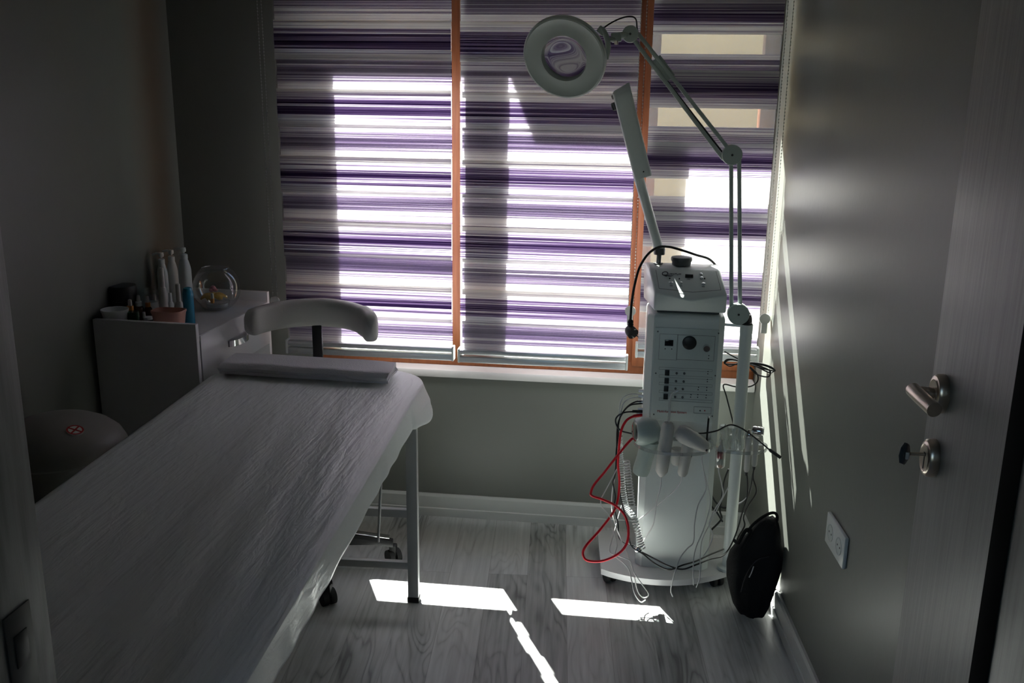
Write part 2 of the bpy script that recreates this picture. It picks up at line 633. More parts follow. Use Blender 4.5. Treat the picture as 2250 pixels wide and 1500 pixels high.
def obj(name, bm, mat, parent=None, sharp=40, loc=None):
    bmesh.ops.remove_doubles(bm, verts=bm.verts, dist=1e-6)
    bmesh.ops.recalc_face_normals(bm, faces=bm.faces)
    for f in bm.faces:
        f.smooth = True
    ca = math.radians(sharp)
    for e in bm.edges:
        if len(e.link_faces) == 2 and e.calc_face_angle(0.0) > ca:
            e.smooth = False
    if loc is None:
        xs = [v.co.x for v in bm.verts]
        ys = [v.co.y for v in bm.verts]
        zs = [v.co.z for v in bm.verts]
        loc = V(((min(xs) + max(xs)) / 2, (min(ys) + max(ys)) / 2, min(zs)))
    loc = V(loc)
    for v in bm.verts:
        v.co -= loc
    me = bpy.data.meshes.new(name)
    bm.to_mesh(me)
    bm.free()
    me.materials.append(mat)
    o = bpy.data.objects.new(name, me)
    COL.objects.link(o)
    if parent is not None:
        o.parent = parent
        o.location = loc - world_of(parent)
    else:
        o.location = loc
    return o


def thing(name, label, cat, loc, group=None):
    o = bpy.data.objects.new(name, None)
    o.empty_display_size = 0.05
    o.location = loc
    COL.objects.link(o)
    return tag(o, label, cat, group)


def tag(o, label, cat, group=None):
    o['label'] = label
    o['category'] = cat
    if group:
        o['group'] = group
    return o


def struct(o, label=None, cat=None):
    o['kind'] = 'structure'
    if label:
        o['label'] = label
        o['category'] = cat
    return o


def part_label(o, text):
    o['label'] = text
    return o


def text_mesh(name, body, size, M, mat, parent, depth=0.0006, shear=0.0):
    cu = bpy.data.curves.new(name, 'FONT')
    cu.body = body
    cu.size = size
    cu.extrude = depth
    cu.shear = shear
    cu.align_x = 'LEFT'
    t = bpy.data.objects.new(name, cu)
    COL.objects.link(t)
    dg = bpy.context.evaluated_depsgraph_get()
    me = bpy.data.meshes.new_from_object(t.evaluated_get(dg))
    bpy.data.objects.remove(t)
    bpy.data.curves.remove(cu)
    bm = bmesh.new()
    bm.from_mesh(me)
    bpy.data.meshes.remove(me)
    bmesh.ops.transform(bm, matrix=M, verts=bm.verts)
    return obj(name, bm, mat, parent)


def basis(o, x, y, z):
    """Matrix with the given axes (world vectors) at o."""
    return Matrix(((x[0], y[0], z[0], o[0]), (x[1], y[1], z[1], o[1]), (x[2], y[2], z[2], o[2]), (0, 0, 0, 1)))


# ------------------------------------------------------------------ the room
YW = 3.255                 # inner face of the window wall
YF = 0.80                  # room face of the wall with the doorway
CEIL_Z = 2.65


def right_x(y):
    return 0.47 + 0.075 * (YW - y)


def left_x(y):
    return -1.618 - 0.085 * (YW - y)


bm = new()
add_box(bm, (-2.4, -1.6, -0.12), (1.2, YW + 0.2, 0))
struct(obj('floor', bm, FLOOR))
bm = new()
add_box(bm, (-2.4, -1.6, CEIL_Z), (1.2, YW + 0.2, CEIL_Z + 0.12))
struct(obj('ceiling', bm, CEIL))

WX0, WX1, WZ0, WZ1 = -1.147, 0.468, 0.585, 2.14      # window opening
YO = YW + 0.17                                      # outer face
bm = new()
for lo, hi in (((-2.4, YW, 0), (WX0, YO, CEIL_Z)), ((WX1, YW, 0), (1.2, YO, CEIL_Z)),
               ((WX0, YW, 0), (WX1, YO, WZ0 - 0.03)), ((WX0, YW, WZ1), (WX1, YO, CEIL_Z))):
    add_box(bm, lo, hi)
struct(obj('wall_back', bm, WALL, sharp=30))

bm = new()
add_prism(bm, [(right_x(YW), YW), (right_x(YF - 0.2), YF - 0.2), (right_x(YF - 0.2) + 0.2, YF - 0.2), (right_x(YW) + 0.2, YW)], 2, 0, CEIL_Z)
struct(obj('wall_right', bm, WALL, sharp=30))
bm = new()
add_prism(bm, [(left_x(YW), YW), (left_x(YF - 0.2), YF - 0.2), (left_x(YF - 0.2) - 0.2, YF - 0.2), (left_x(YW) - 0.2, YW)], 2, 0, CEIL_Z)
struct(obj('wall_left', bm, WALL, sharp=30))

DL, DR = -0.577, 0.3305     # doorway
bm = new()
add_box(bm, (left_x(YF) - 0.1, 0.64, 0), (DL - 0.043, YF, CEIL_Z))
add_box(bm, (DR + 0.043, 0.64, 0), (right_x(YF) + 0.1, YF, CEIL_Z))
add_box(bm, (DL - 0.05, 0.64, 2.1), (DR + 0.05, YF, CEIL_Z))
struct(obj('wall_front', bm, WALL, sharp=30))
# hallway around the lens
bm = new()
add_box(bm, (-2.4, -1.6, 0), (-1.3, 0.64, CEIL_Z))
struct(obj('wall_hall_left', bm, WALL))
bm = new()
add_box(bm, (1.0, -1.6, 0), (1.2, 0.64, CEIL_Z))
struct(obj('wall_hall_right', bm, WALL))
bm = new()
HX0, HX1, HZ0, HZ1 = -1.24, 0.10, 0.95, 2.15        # unseen hall window, added to light the room from behind the lens
for lo, hi in (((-1.3, -1.6, 0), (HX0, -1.4, CEIL_Z)), ((HX1, -1.6, 0), (1.0, -1.4, CEIL_Z)), ((HX0, -1.6, 0), (HX1, -1.4, HZ0)), ((HX0, -1.6, HZ1), (HX1, -1.4, CEIL_Z))):
    add_box(bm, lo, hi)
struct(obj('wall_hall_end', bm, WALL))
bm = new()
for lo, hi in (((HX0, -1.53, HZ0), (HX0 + 0.06, -1.47, HZ1)), ((HX1 - 0.06, -1.53, HZ0), (HX1, -1.47, HZ1)), ((HX0, -1.53, HZ0), (HX1, -1.47, HZ0 + 0.06)), ((HX0, -1.53, HZ1 - 0.06), (HX1, -1.47, HZ1))):
    add_box(bm, lo, hi, bev=0.004)
fill_win = struct(obj('hall_fill_window', bm, BROWN))
bm = new()
add_box(bm, (HX0 + 0.05, -1.503, HZ0 + 0.05), (HX1 - 0.05, -1.498, HZ1 - 0.05))
obj('pane', bm, PANE, fill_win)


def baseboard(name, p, q, h=0.088, t=0.016):
    """Stepped skirting between two floor points, thickness to the left of p->q."""
    p, q = V((*p, 0)), V((*q, 0))
    d = (q - p).normalized()
    n = V((-d.y, d.x, 0))
    prof = [(0, 0), (t, 0), (t, h * 0.36), (t * 0.8, h * 0.39), (t * 0.8, h * 0.9), (t * 0.5, h), (0, h)]
    bm = new()
    A = [bm.verts.new(p + n * a + V((0, 0, z))) for a, z in prof]
    B = [bm.verts.new(q + n * a + V((0, 0, z))) for a, z in prof]
    m = len(prof)
    for i in range(m):
        j = (i + 1) % m
        bm.faces.new((A[i], A[j], B[j], B[i]))
    bm.faces.new(A[::-1])
    bm.faces.new(B)
    return struct(obj(name, bm, WHITE_TRIM, sharp=20))


baseboard('baseboard_back', (right_x(YW), YW), (left_x(YW), YW))
baseboard('baseboard_right', (right_x(YF), YF), (right_x(YW - 0.016), YW - 0.016))
baseboard('baseboard_left', (left_x(YW - 0.016), YW - 0.016), (left_x(YF), YF))

# window sill
bm = new()
add_box(bm, (WX0 - 0.012, YW - 0.025, WZ0 - 0.03), (WX1, YO + 0.03, WZ0), bev=0.006)
struct(obj('trim_1', bm, SILL))

# window: brown frame with two mullions, three sashes
YG = YW + 0.075
bm = new()
fr = 0.045
add_box(bm, (WX0, YG - 0.035, WZ0), (WX0 + fr, YG + 0.035, WZ1), bev=0.004)
add_box(bm, (WX1 - fr, YG - 0.035, WZ0), (WX1, YG + 0.035, WZ1), bev=0.004)
add_box(bm, (WX0, YG - 0.034, WZ0), (WX1, YG + 0.034, WZ0 + 0.045), bev=0.004)
add_box(bm, (WX0, YG - 0.034, WZ1 - 0.06), (WX1, YG + 0.034, WZ1), bev=0.004)
MUL = ((-0.620, -0.510), (-0.045, 0.078))
for a, b in MUL:
    c = (a + b) / 2
    add_box(bm, (c - 0.03, YG - 0.033, WZ0 + 0.02), (c + 0.03, YG + 0.033, WZ1 - 0.02), bev=0.004)
win = struct(obj('window_1', bm, BROWN))
bays = ((WX0 + fr, MUL[0][0]), (MUL[0][1], MUL[1][0]), (MUL[1][1], WX1 - fr))
for a, b in bays:
    a0, b0 = a - 0.045, b + 0.045
    bm = new()
    s = 0.05
    add_box(bm, (a0, YG - 0.045, WZ0 + 0.03), (a0 + s, YG + 0.02, WZ1 - 0.04), bev=0.006)
    add_box(bm, (b0 - s, YG - 0.045, WZ0 + 0.03), (b0, YG + 0.02, WZ1 - 0.04), bev=0.006)
    add_box(bm, (a0 + 0.01, YG - 0.044, WZ0 + 0.03), (b0 - 0.01, YG + 0.019, WZ0 + (0.085 if a < -1 else 0.128)), bev=0.006)
    add_box(bm, (a0 + 0.01, YG - 0.044, WZ1 - 0.10), (b0 - 0.01, YG + 0.019, WZ1 - 0.04), bev=0.006)
    sash = obj('sash', bm, BROWN, win)
    bm = new()
    add_box(bm, (a0 + 0.04, YG - 0.004, WZ0 + 0.075), (b0 - 0.04, YG + 0.0, WZ1 - 0.09))
    obj('pane', bm, PANE, sash)

# outside: pavement, the house opposite, the slab of the balcony above
bm = new()
add_box(bm, (-14, YO, -3.4), (14, 16, -3.2))
struct(obj('ground', bm, GROUND))
bm = new()
add_box(bm, (-2.6, YO, 2.40), (-0.72, 3.80, 2.56))
add_box(bm, (-0.72, YO, 2.40), (2.6, 3.975, 2.56))
struct(obj('balcony_slab', bm, CONCRETE), 'concrete slab of the balcony above the window', 'balcony')
bld = thing('apartment_building', 'beige apartment house opposite, glimpsed through the right-hand blind', 'building', (2, 9, -3.2))
bm = new()
add_box(bm, (-5, 8.2, -3.2), (9, 12, 3.4))
obj('facade', bm, FACADE, bld)
for i in range(6):
    x = -3.6 + i * 2.0
    bm = new()
    add_box(bm, (x, 8.16, 2.2), (x + 0.9, 8.22, 3.2), bev=0.01)
    w = obj('window', bm, WHITE_TRIM, bld)
    bm = new()
    add_box(bm, (x + 0.07, 8.14, 2.27), (x + 0.83, 8.158, 3.13))
    obj('pane', bm, PANE, w)

# ------------------------------------------------------------------ blinds
YB = 3.135
CHAIN_TOP = 2.2


def bead_chain(bm, pts, pitch=0.0105, r=0.0023):
    P = [V(p) for p in pts]
    for a, b in zip(P, P[1:]):
        n = int((b - a).length / pitch)
        for i in range(n):
            t = bmesh.new()
            bmesh.ops.create_icosphere(t, subdivisions=1, radius=r)
            merge(bm, t, Matrix.Translation(a.lerp(b, i / n)))
        add_cyl(bm, a, b, 0.0006, n=5)


def roller_blind(x0, x1, zb, z0, period, solid, shift, seed, label, chain, left_cap=True):
    """x0..x1 along the window, zb underside of the bottom rail."""
    root = thing('roller_blind', label, 'blind', ((x0 + x1) / 2, YB, zb), 'day-and-night blinds in front of the window')
    zt = 2.2
    zh = zb + 0.03
    for nm, yy, zz in (('front_fabric', YB - 0.007, z0), ('rear_fabric', YB + 0.007, z0 + shift * period)):
        bm = new()
        add_box(bm, (x0 + 0.004, yy - 0.0002, zh), (x1 - 0.004, yy + 0.0002, zt))
        obj(nm, bm, blind_fabric('striped_cloth', zz, period, solid, seed + (0 if nm[0] == 'f' else 4.3), 0.78 if x0 < 0 else 0.80), root)
    bm = new()
    add_cyl(bm, (x0, YB, zt + 0.01), (x1, YB, zt + 0.01), 0.022)
    obj('roller', bm, ALU, root)
    bm = new()
    add_box(bm, (x0, YB - 0.045, zt + 0.0), (x1, YB + 0.035, zt + 0.085), bev=0.01)
    obj('head_box', bm, WHITE_PLASTIC, root)
    bm = new()
    add_box(bm, (x0 + 0.002, YB - 0.018, zb + 0.029), (x1 - 0.002, YB + 0.018, zb + 0.047), bev=0.006)
    part_label(obj('hem_rail', bm, ALU, root), 'upper rail at the fold of the cloth')
    bm = new()
    add_box(bm, (x0, YB - 0.016, zb), (x1, YB + 0.016, zb + 0.022), bev=0.003)
    obj('bottom_rail', bm, ALU, root)
    for xx in (x0, x1):
        bm = new()
        add_box(bm, (xx - 0.004, YB - 0.019, zb - 0.001), (xx + 0.004, YB + 0.019, zb + 0.05), bev=0.003)
        obj('end_cap', bm, WHITE_PLASTIC, root)
    if chain:
        (xa, xb), zlow, yy = chain
        bm = new()
        bead_chain(bm, [(xa, yy, zt), (xa + 0.003, yy, zlow + 0.02)])
        bead_chain(bm, [(xb, yy, zt), (xa + 0.019, yy, zlow + 0.02)])
        ch = obj('bead_chain', bm, BEAD, root)
        bm = new()
        c = V((xa + 0.010, yy, zlow))
        add_lathe(bm, [(0.0045, -0.004), (0.0175, -0.004), (0.0185, 0), (0.0175, 0.004), (0.0045, 0.004)], c, (0, 1, 0), 28)
        add_box(bm, (c.x - 0.010, yy - 0.004, zlow - 0.05), (c.x + 0.010, yy + 0.004, zlow - 0.014), bev=0.003)
        obj('chain_tensioner', bm, CLEAR if zlow > 0.8 and xa < 0 else BEAD, root)
    return root


roller_blind(-1.192, -0.590, 0.652, 1.443, 0.2185, 0.57, 0.56, 1.0,
             'left-hand purple striped blind, behind the padded stool backrest', ((-1.235, -1.222), 0.842, YB - 0.02))
roller_blind(-0.568, 0.016, 0.648, 1.440, 0.2185, 0.57, 0.56, 2.0,
             'middle purple striped blind, between the two brown mullions', ((0.010, 0.028), 0.86, YB - 0.03))
roller_blind(0.047, 0.452, 0.695, 1.524, 0.2235, 0.52, 0.22, 3.0,
             'right-hand striped blind with open sheer bands, behind the lamp arm', ((0.452, 0.470), 0.852, YB - 0.03))

# ------------------------------------------------------------------ door
tip = V((0.5395, 1.655, 0))
hinge = tip + V((0.0748, -0.9972, 0)) * 0.80
de = (tip - hinge).normalized()
dn = V((-de.y, de.x, 0))            # towards the room
DLEN = (tip - hinge).length
MD = basis(hinge, de, dn, V((0, 0, 1)))     # local: x along the leaf, y into the room, z up
bm = new()
add_box(bm, (0, -0.04, 0.012), (DLEN, 0, 2.04), MD, bev=0.0015)
door = struct(obj('door_1', bm, DOORWOOD))


def rose(name, s, z, key):
    bm = new()
    prof = [(0.0, 0.0), (0.026, 0.0), (0.0265, 0.004), (0.026, 0.013), (0.0235, 0.0165), (0.0215, 0.0165), (0.019, 0.0185), (0.0165, 0.0175), (0.0, 0.0178)]
    add_lathe(bm, prof, (0, 0, 0), (0, 1, 0), 40)
    S = Matrix.Diagonal((1.0, 1.0, 1.3, 1))
    bmesh.ops.transform(bm, matrix=MD @ Matrix.Translation((s, 0, z)) @ S, verts=bm.verts)
    r = obj(name, bm, NICKEL, door)
    if key:
        bm = new()
        add_box(bm, (s - 0.002, 0.0165, z - 0.02), (s + 0.002, 0.0183, z + 0.004), MD, bev=0.0005)
        add_cyl(bm, MD @ V((s, 0.0165, z + 0.006)), MD @ V((s, 0.0184, z + 0.006)), 0.0045, n=16)
        obj('keyhole', bm, BLACK, r)
    return r


SH = DLEN - 0.056
rose('handle_rose', SH, 1.073, False)
bm = new()
add_cyl(bm, MD @ V((SH, 0.016, 1.073)), MD @ V((SH, 0.050, 1.073)), 0.0105, 0.0120, 28)
add_tube(bm, [MD @ V((SH + 0.012, 0.047, 1.075)), MD @ V((SH - 0.02, 0.047, 1.073)), MD @ V((SH - 0.075, 0.043, 1.068))], 0.0125, 24)
obj('lever_handle', bm, NICKEL, door)
rose('lock_plate', SH + 0.002, 0.956, True)
key = thing('key', 'dark-headed key standing in the door lock below the lever', 'key', MD @ V((SH + 0.002, 0.012, 0.955)))
bm = new()
add_cyl(bm, MD @ V((SH + 0.002, 0.014, 0.962)), MD @ V((SH + 0.002, 0.042, 0.962)), 0.0032, n=14)
obj('shaft', bm, NICKEL, key)
bm = new()
kb = new()
add_lathe(kb, [(0.0, -0.004), (0.013, -0.004), (0.015, -0.002), (0.015, 0.002), (0.013, 0.004), (0.0, 0.004)], (0, 0, 0), (1, 0, 0), 8)
merge(bm, kb, MD @ Matrix.Translation((SH + 0.002, 0.052, 0.962)) @ Matrix.Rotation(0.8, 4, 'Z') @ Matrix.Diagonal((1, 1.1, 1.35, 1)))
bw = part_label(obj('bow', bm, principled('blue_black_plastic', (0.03, 0.04, 0.05), 0.35), key), 'dark blue-black key head')
bm = new()
add_box(bm, (SH - 0.008, 0.047, 0.955), (SH - 0.0035, 0.053, 0.968), MD, bev=0.001)
obj('inlay', bm, ALU, bw)

# door frame (both jambs, head)
bm = new()
add_box(bm, (DL - 0.045, 0.60, 0), (DL, YF + 0.004, 2.1), bev=0.002)
add_box(bm, (DL - 0.01, 0.592, 0), (DL + 0.012, 0.685, 2.1), bev=0.002)
add_box(bm, (DL - 0.11, YF - 0.002, 0), (DL - 0.03, YF + 0.014, 2.16), bev=0.003)
add_box(bm, (DR, 0.56, 0), (DR + 0.045, YF + 0.004, 2.1), bev=0.002)
add_box(bm, (DL - 0.115, 0.596, 0), (DL - 0.018, 0.642, 2.17), bev=0.003)
add_box(bm, (DR + 0.018, 0.596, 0), (DR + 0.115, 0.642, 2.17), bev=0.003)
add_box(bm, (DL - 0.045, 0.60, 2.06), (DR + 0.045, YF + 0.004, 2.105), bev=0.002)
frame = struct(obj('trim_2', bm, JAMBWOOD))
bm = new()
add_box(bm, (DR - 0.0012, YF - 0.031, 0.0), (DR + 0.012, YF + 0.0052, 2.06), bev=0.0005)  # shade of the gap at the jamb, put in as a black strip
part_label(obj('gap_shade_strip', bm, principled('gap_shade_black', (0.006, 0.006, 0.006), 0.9, spec=0.05), frame), 'black strip standing in for the shaded gap along the right jamb')
bm = new()
zc = 1.02
add_box(bm, (DL - 0.001, 0.735, zc - 0.085), (DL + 0.0015, 0.775, zc + 0.04), bev=0.0008)
sp_ = part_label(obj('strike_plate', bm, principled('dark_steel', (0.12, 0.12, 0.115), 0.45, 0.6), frame), 'dark metal strike plate with a latch hole')
bm = new()
add_box(bm, (DL + 0.0012, 0.745, zc - 0.02), (DL + 0.0024, 0.765, zc + 0.015), bev=0.0005)
obj('latch_hole', bm, BLACK, sp_)

# double wall socket
so = V((right_x(2.203), 2.203, 0.505))
we = V((-0.075, 1, 0)).normalized()         # along the wall, away from the lens
wn_ = V((-we.y, we.x, 0))                   # into the room
MS = basis(so, we, wn_, V((0, 0, 1)))
sock = thing('wall_socket', 'white double wall socket low on the grey right wall', 'socket', so)
bm = new()
add_box(bm, (-0.076, 0.0, -0.041), (0.076, 0.010, 0.041), MS, bev=0.003)
plate = obj('plate', bm, WHITE_PLASTIC, sock)
for sx in (-0.036, 0.036):
    bm = new()
    add_lathe(bm, [(0.0, 0.0102), (0.0195, 0.0102), (0.0205, 0.0112), (0.022, 0.0112), (0.022, 0.009)][::-1], MS @ V((sx, 0, 0)), wn_, 32)
    w = obj('outlet', bm, PANEL_GREY, sock)
    bm = new()
    for hz in (-0.0095, 0.0095):
        add_cyl(bm, MS @ V((sx + hz, 0.0098, 0)), MS @ V((sx + hz, 0.0108, 0)), 0.0025, n=12)
    obj('pin_hole', bm, BLACK, w)

# ------------------------------------------------------------------ treatment bed
bo = V((-0.961, 2.87, 0))                    # middle of the head end
bl = V((0.042, -0.9991, 0))                  # towards the foot
bc = V((0.9991, 0.042, 0))                   # across, to the right
MB = basis(bo, bc, -bl, V((0, 0, 1)))        # local x across, y towards the window (head at 0, foot at -1.86)
BW, BL_, BZ = 0.330, 1.86, 0.68
bed = thing('treatment_bed', 'long treatment bed on grey square legs filling the left foreground', 'bed', MB @ V((0, -0.9, 0)))


def bed_half(y):
    """Half width of the top: rounded at the head end."""
    d = -y
    return BW if d > 0.16 else BW - 0.16 + math.sqrt(max(0, 0.16 ** 2 - (0.16 - d) ** 2))


def bed_outline(grow, n=14):
    pts = []
    r = 0.16
    for i in range(n + 1):
        a = PI / 2 * i / n
        pts.append(((BW - r) + (r + grow) * math.sin(a), -r + (r + grow) * math.cos(a)))
    pts.append((BW + grow, -BL_ - grow))
    pts.append((-BW - grow, -BL_ - grow))
    for i in range(n + 1):
        a = PI / 2 * i / n
        pts.append((-(BW - r) - (r + grow) * math.cos(a), -r + (r + grow) * math.sin(a)))
    return pts


bm = new()
add_prism(bm, bed_outline(-0.012), 2, 0.585, BZ - 0.013)
bmesh.ops.transform(bm, matrix=MB, verts=bm.verts)
obj('mattress', bm, LEATHER, bed)
bm = new()
for a, b in (((-0.30, -0.10), (-0.27, -1.8)), ((0.27, -0.10), (0.30, -1.8))):
    add_box(bm, (a[0], b[1], 0.552), (b[0], a[1], 0.585), MB, bev=0.003)
for yy in (-0.24, -0.95, -1.72):
    add_box(bm, (-0.28, yy - 0.015, 0.555), (0.28, yy + 0.015, 0.584), MB, bev=0.003)
obj('bed_frame', bm, STEEL, bed)
YL = -(2.87 - 2.593) + 0.013
for sx, yy, spl in ((1, YL, 0.0), (-1, YL, 0.0), (1, -1.6, 0.0), (-1, -1.6, 0.0)):
    bm = new()
    cx = 0.328 if sx > 0 else -0.328
    add_box(bm, (cx - 0.017, yy - 0.013, 0.012), (cx + 0.017, yy + 0.013, 0.585), MB, bev=0.002)
    bmesh.ops.transform(bm, matrix=Matrix.Identity(4), verts=bm.verts)
    leg = obj('leg', bm, STEEL, bed)
    bm = new()
    add_box(bm, (cx - 0.019, yy - 0.015, 0.0), (cx + 0.019, yy + 0.015, 0.018), MB, bev=0.002)
    obj('foot_cap', bm, RUBBER, leg)
for yy in (YL, -1.6):
    for z0, z1 in ((0.112, 0.136), (0.288, 0.314)):
        bm = new()
        add_box(bm, (-0.312, yy - 0.010, z0), (0.312, yy + 0.010, z1), MB, bev=0.002)
        obj('crossbar', bm, STEEL, bed)
bm = new()
add_cyl(bm, at(838, 1040, 2.50), at(831, 1190, 2.50), 0.0042, n=12)
p = at(838, 1040, 2.50)
add_box(bm, (p.x - 0.006, p.y - 0.006, p.z - 0.01), (p.x + 0.006, p.y + 0.006, 0.586), bev=0.001)
part_label(obj('support_strut', bm, STEEL, bed), 'thin strut hanging beside the far leg')

# sheet: draped over the bed, rounded over the head end, hem hanging on all sides
bm = new()
NU, NV = 150, 250


def sheet_point(u, v):
    # v: along the bed from the head hem (0) to the foot; u: from left hem to right hem
    hang_l, hang_r, hang_h = 0.08, 0.082, 0.07
    L = hang_h + BL_ + 0.02
    s = v * L - hang_h                 # distance from the head edge along the top, negative = hanging
    y = -max(0.0, s) + 0.004
    hw = BW + 0.006
    W = hang_l + 2 * hw + hang_r
    t = u * W - hang_l - hw            # across
    rc = 0.16
    # flat coordinates, folded down at the rounded outline
    if -hw <= t <= hw:
        x, over_s = t, 0.0
    else:
        x, over_s = math.copysign(hw, t), abs(t) - hw
    over_h = max(0.0, -s)
    cy = y + (0.0)
    ox = oy = 0.0
    # pull the corners of the head end in onto the rounded outline
    if cy > -rc and abs(x) > hw - rc:
        dx = abs(x) - (hw - rc)
        dy = cy + rc
        d = math.hypot(dx, dy)
        if d > rc:
            k = rc / d
            over_s = max(over_s, 0) + (d - rc) * 0.8
            x = math.copysign(hw - rc + dx * k, x)
            cy = -rc + dy * k
    over = math.hypot(over_s, over_h)
    rr = 0.022
    if over > 0:
        drop = over - rr * 0.43 if over > rr * 1.57 else rr * (1 - math.cos(over / rr))
        drop = max(drop, 0)
    else:
        drop = 0
    z = BZ + 0.004 - drop
    # soft edge: round the top in over the last two centimetres
    e = min(hw - abs(x), -cy + 0.004 if cy > -0.3 else 9)
    if e < 0.025 and drop < 1e-6:
        q = (0.025 - max(e, 0)) / 0.025
        z -= 0.004 * q * q
    if drop > 0:
        z -= 0.004
        out = (0.006 + 0.05 * drop) if x > 0 else 0.003
        if x > 0 and s < 0.35:
            out += 0.030 * math.exp(-((s - 0.20) / 0.13) ** 2) * min(1, drop / 0.06)
        n2 = V((x, max(cy + 0.1, 0) if cy > -0.12 else 0, 0))
        n2 = n2.normalized() if n2.length else V((1, 0, 0))
        fl = 0.0015 * math.sin(s * 38 + 2 * math.sin(s * 9)) * min(1, drop / 0.05)
        x += n2.x * (out + fl)
        cy += n2.y * (out + fl)
        if x > 0 and drop > 0.05:
            z += 0.0015 * math.sin(s * 7 + 1) * (drop / 0.08)
            z -= 0.024 * math.exp(-((s - 0.20) / 0.10) ** 2) * min(1, drop / 0.07)
    # creases: long pulls running from the head towards the right edge, and fine crumple
    fade = 1.0 if drop == 0 else 0.5
    q = V(((x + cy * 0.10) * 17, (cy - x * 0.10) * 1.1, 0.3))
    z += (0.0034 + 0.003 * max(0, x)) * noise.noise(q) * fade
    q2 = V(((x + cy * 0.25) * 55, (cy - x * 0.25) * 9, 1.7))
    z += 0.0007 * noise.noise(q2) * fade
    return MB @ V((x, cy, z))


add_grid(bm, sheet_point, NU, NV)
sh = obj('bed_sheet', bm, SHEET, None, sharp=180)
so_ = sh.modifiers.new('thickness', 'SOLIDIFY')
so_.thickness = 0.0012
so_.offset = 1
tag(sh, 'crinkled white disposable sheet spread over the treatment bed', 'sheet')

# folded towel: one long ribbon folded three times
bm = new()
th = 0.0125
tw_l = V((-1.262, 2.712, 0))
tw_r = V((-0.712, 2.690, 0))
tdir = (tw_r - tw_l).normalized()
tper = V((-tdir.y, tdir.x, 0))
TD = 0.125
path = []
for k in range(3):
    z = 0.691 + k * (th + 0.0008) + th / 2 - 0.004
    ys = [TD * i / 6 for i in range(7)]
    if k % 2:
        ys = ys[::-1]
    for yv in ys:
        path.append((yv, z))
    if k < 2:
        sgn = 1 if k % 2 == 0 else -1
        path.append(((TD if sgn > 0 else 0) + sgn * 0.006, z + th / 2))
nl = 60
rings = []
for j in range(nl + 1):
    t = j / nl
    ring = []
    up, dn_ = [], []
    for i, (yv, z) in enumerate(path):
        a = path[max(0, i - 1)]
        b = path[min(len(path) - 1, i + 1)]
        dd = V((b[0] - a[0], b[1] - a[1], 0)).normalized()
        nn = V((-dd.y, dd.x, 0))
        wob = 0.004 * noise.noise(V((t * 5, yv * 12, z * 60)))
        for s_, lst in ((1, up), (-1, dn_)):
            yy = yv + nn.x * th / 2 * s_
            zz = z + nn.y * th / 2 * s_
            skew = -0.016 * (t > 0.97) * (yv / TD)
            p = tw_l + tdir * (t * (tw_r - tw_l).length + skew * 0.5 + 0.012 * noise.noise(V((yv * 9, z * 80, 3.1))) * (abs(t - 0.5) * 2) ** 6)
            p = p + tper * (yy + wob)
            p.z = max(0.6925, zz + 0.004 * noise.noise(V((t * 4, 7.7, yv * 6))) + 0.0025 * math.sin(PI * t))
            lst.append(bm.verts.new(p))
    rings.append(up + dn_[::-1])
m_ = len(rings[0])
for A, B in zip(rings, rings[1:]):
    for i in range(m_):
        q = (i + 1) % m_
        bm.faces.new((A[i], A[q], B[q], B[i]))
h_ = m_ // 2
for R_ in (rings[0], rings[-1]):
    for i in range(h_ - 1):
        bm.faces.new((R_[i], R_[i + 1], R_[m_ - 2 - i], R_[m_ - 1 - i]))
tag(obj('towel', bm, TOWEL, None, sharp=60), 'folded white towel laid across the head end of the bed', 'towel')

# ------------------------------------------------------------------ stool behind the bed
sc_ = V((-1.017, 2.80, 0))
stool = thing('salon_stool', 'wheeled stool with curved white padded backrest between bed and window', 'stool', sc_)
bm = new()


def pad(u, v):
    a = (u - 0.5) * 2 * math.radians(74)
    e = abs(u - 0.5) * 2
    q = 2 * PI * v
    endk = 1.0 if e < 0.88 else math.sqrt(max(0.02, 1 - ((e - 0.88) / 0.12) ** 2))
    hx = 0.026 * endk
    hz = (0.048 - 0.004 * e + 0.004 * (u > 0.8)) * endk
    cx = abs(math.cos(q)) ** 0.6 * math.copysign(1, math.cos(q)) * hx
    czz = abs(math.sin(q)) ** 0.6 * math.copysign(1, math.sin(q)) * hz
    r = 0.218 + cx
    zc = 0.832 - 0.016 * e ** 2
    return sc_ + V((math.sin(a) * r, math.cos(a) * r, zc + czz))


g = add_grid(bm, lambda a, b: pad(b, a), 28, 64, closed_u=True)
bm.faces.new(g[0])
bm.faces.new(g[-1][::-1])
obj('backrest', bm, LEATHER, stool, sharp=70)
bm = new()
add_box(bm, (-1.054, 2.998, 0.47), (-1.020, 3.010, 0.83), bev=0.002)
add_box(bm, (-1.054, 2.86, 0.425), (-1.020, 3.010, 0.4395), bev=0.002)
add_box(bm, (-1.054, 2.998, 0.425), (-1.020, 3.010, 0.48), bev=0.002)
obj('back_post', bm, BLACK, stool)
bm = new()
add_lathe(bm, [(0.0, 0.44), (0.15, 0.44), (0.168, 0.452), (0.172, 0.475), (0.165, 0.50), (0.14, 0.512), (0.0, 0.515)], sc_, n=48)
obj('seat', bm, LEATHER, stool)
bm = new()
add_cyl(bm, sc_ + V((0, 0, 0.11)), sc_ + V((0, 0, 0.30)), 0.024)
add_cyl(bm, sc_ + V((0, 0, 0.28)), sc_ + V((0, 0, 0.45)), 0.014)
obj('gas_lift', bm, BLACK, stool)
bm = new()
add_lathe(bm, [(0.0, 0.075), (0.04, 0.075), (0.045, 0.10), (0.035, 0.13), (0.0, 0.13)], sc_, n=32)
obj('hub', bm, BLACK, stool)
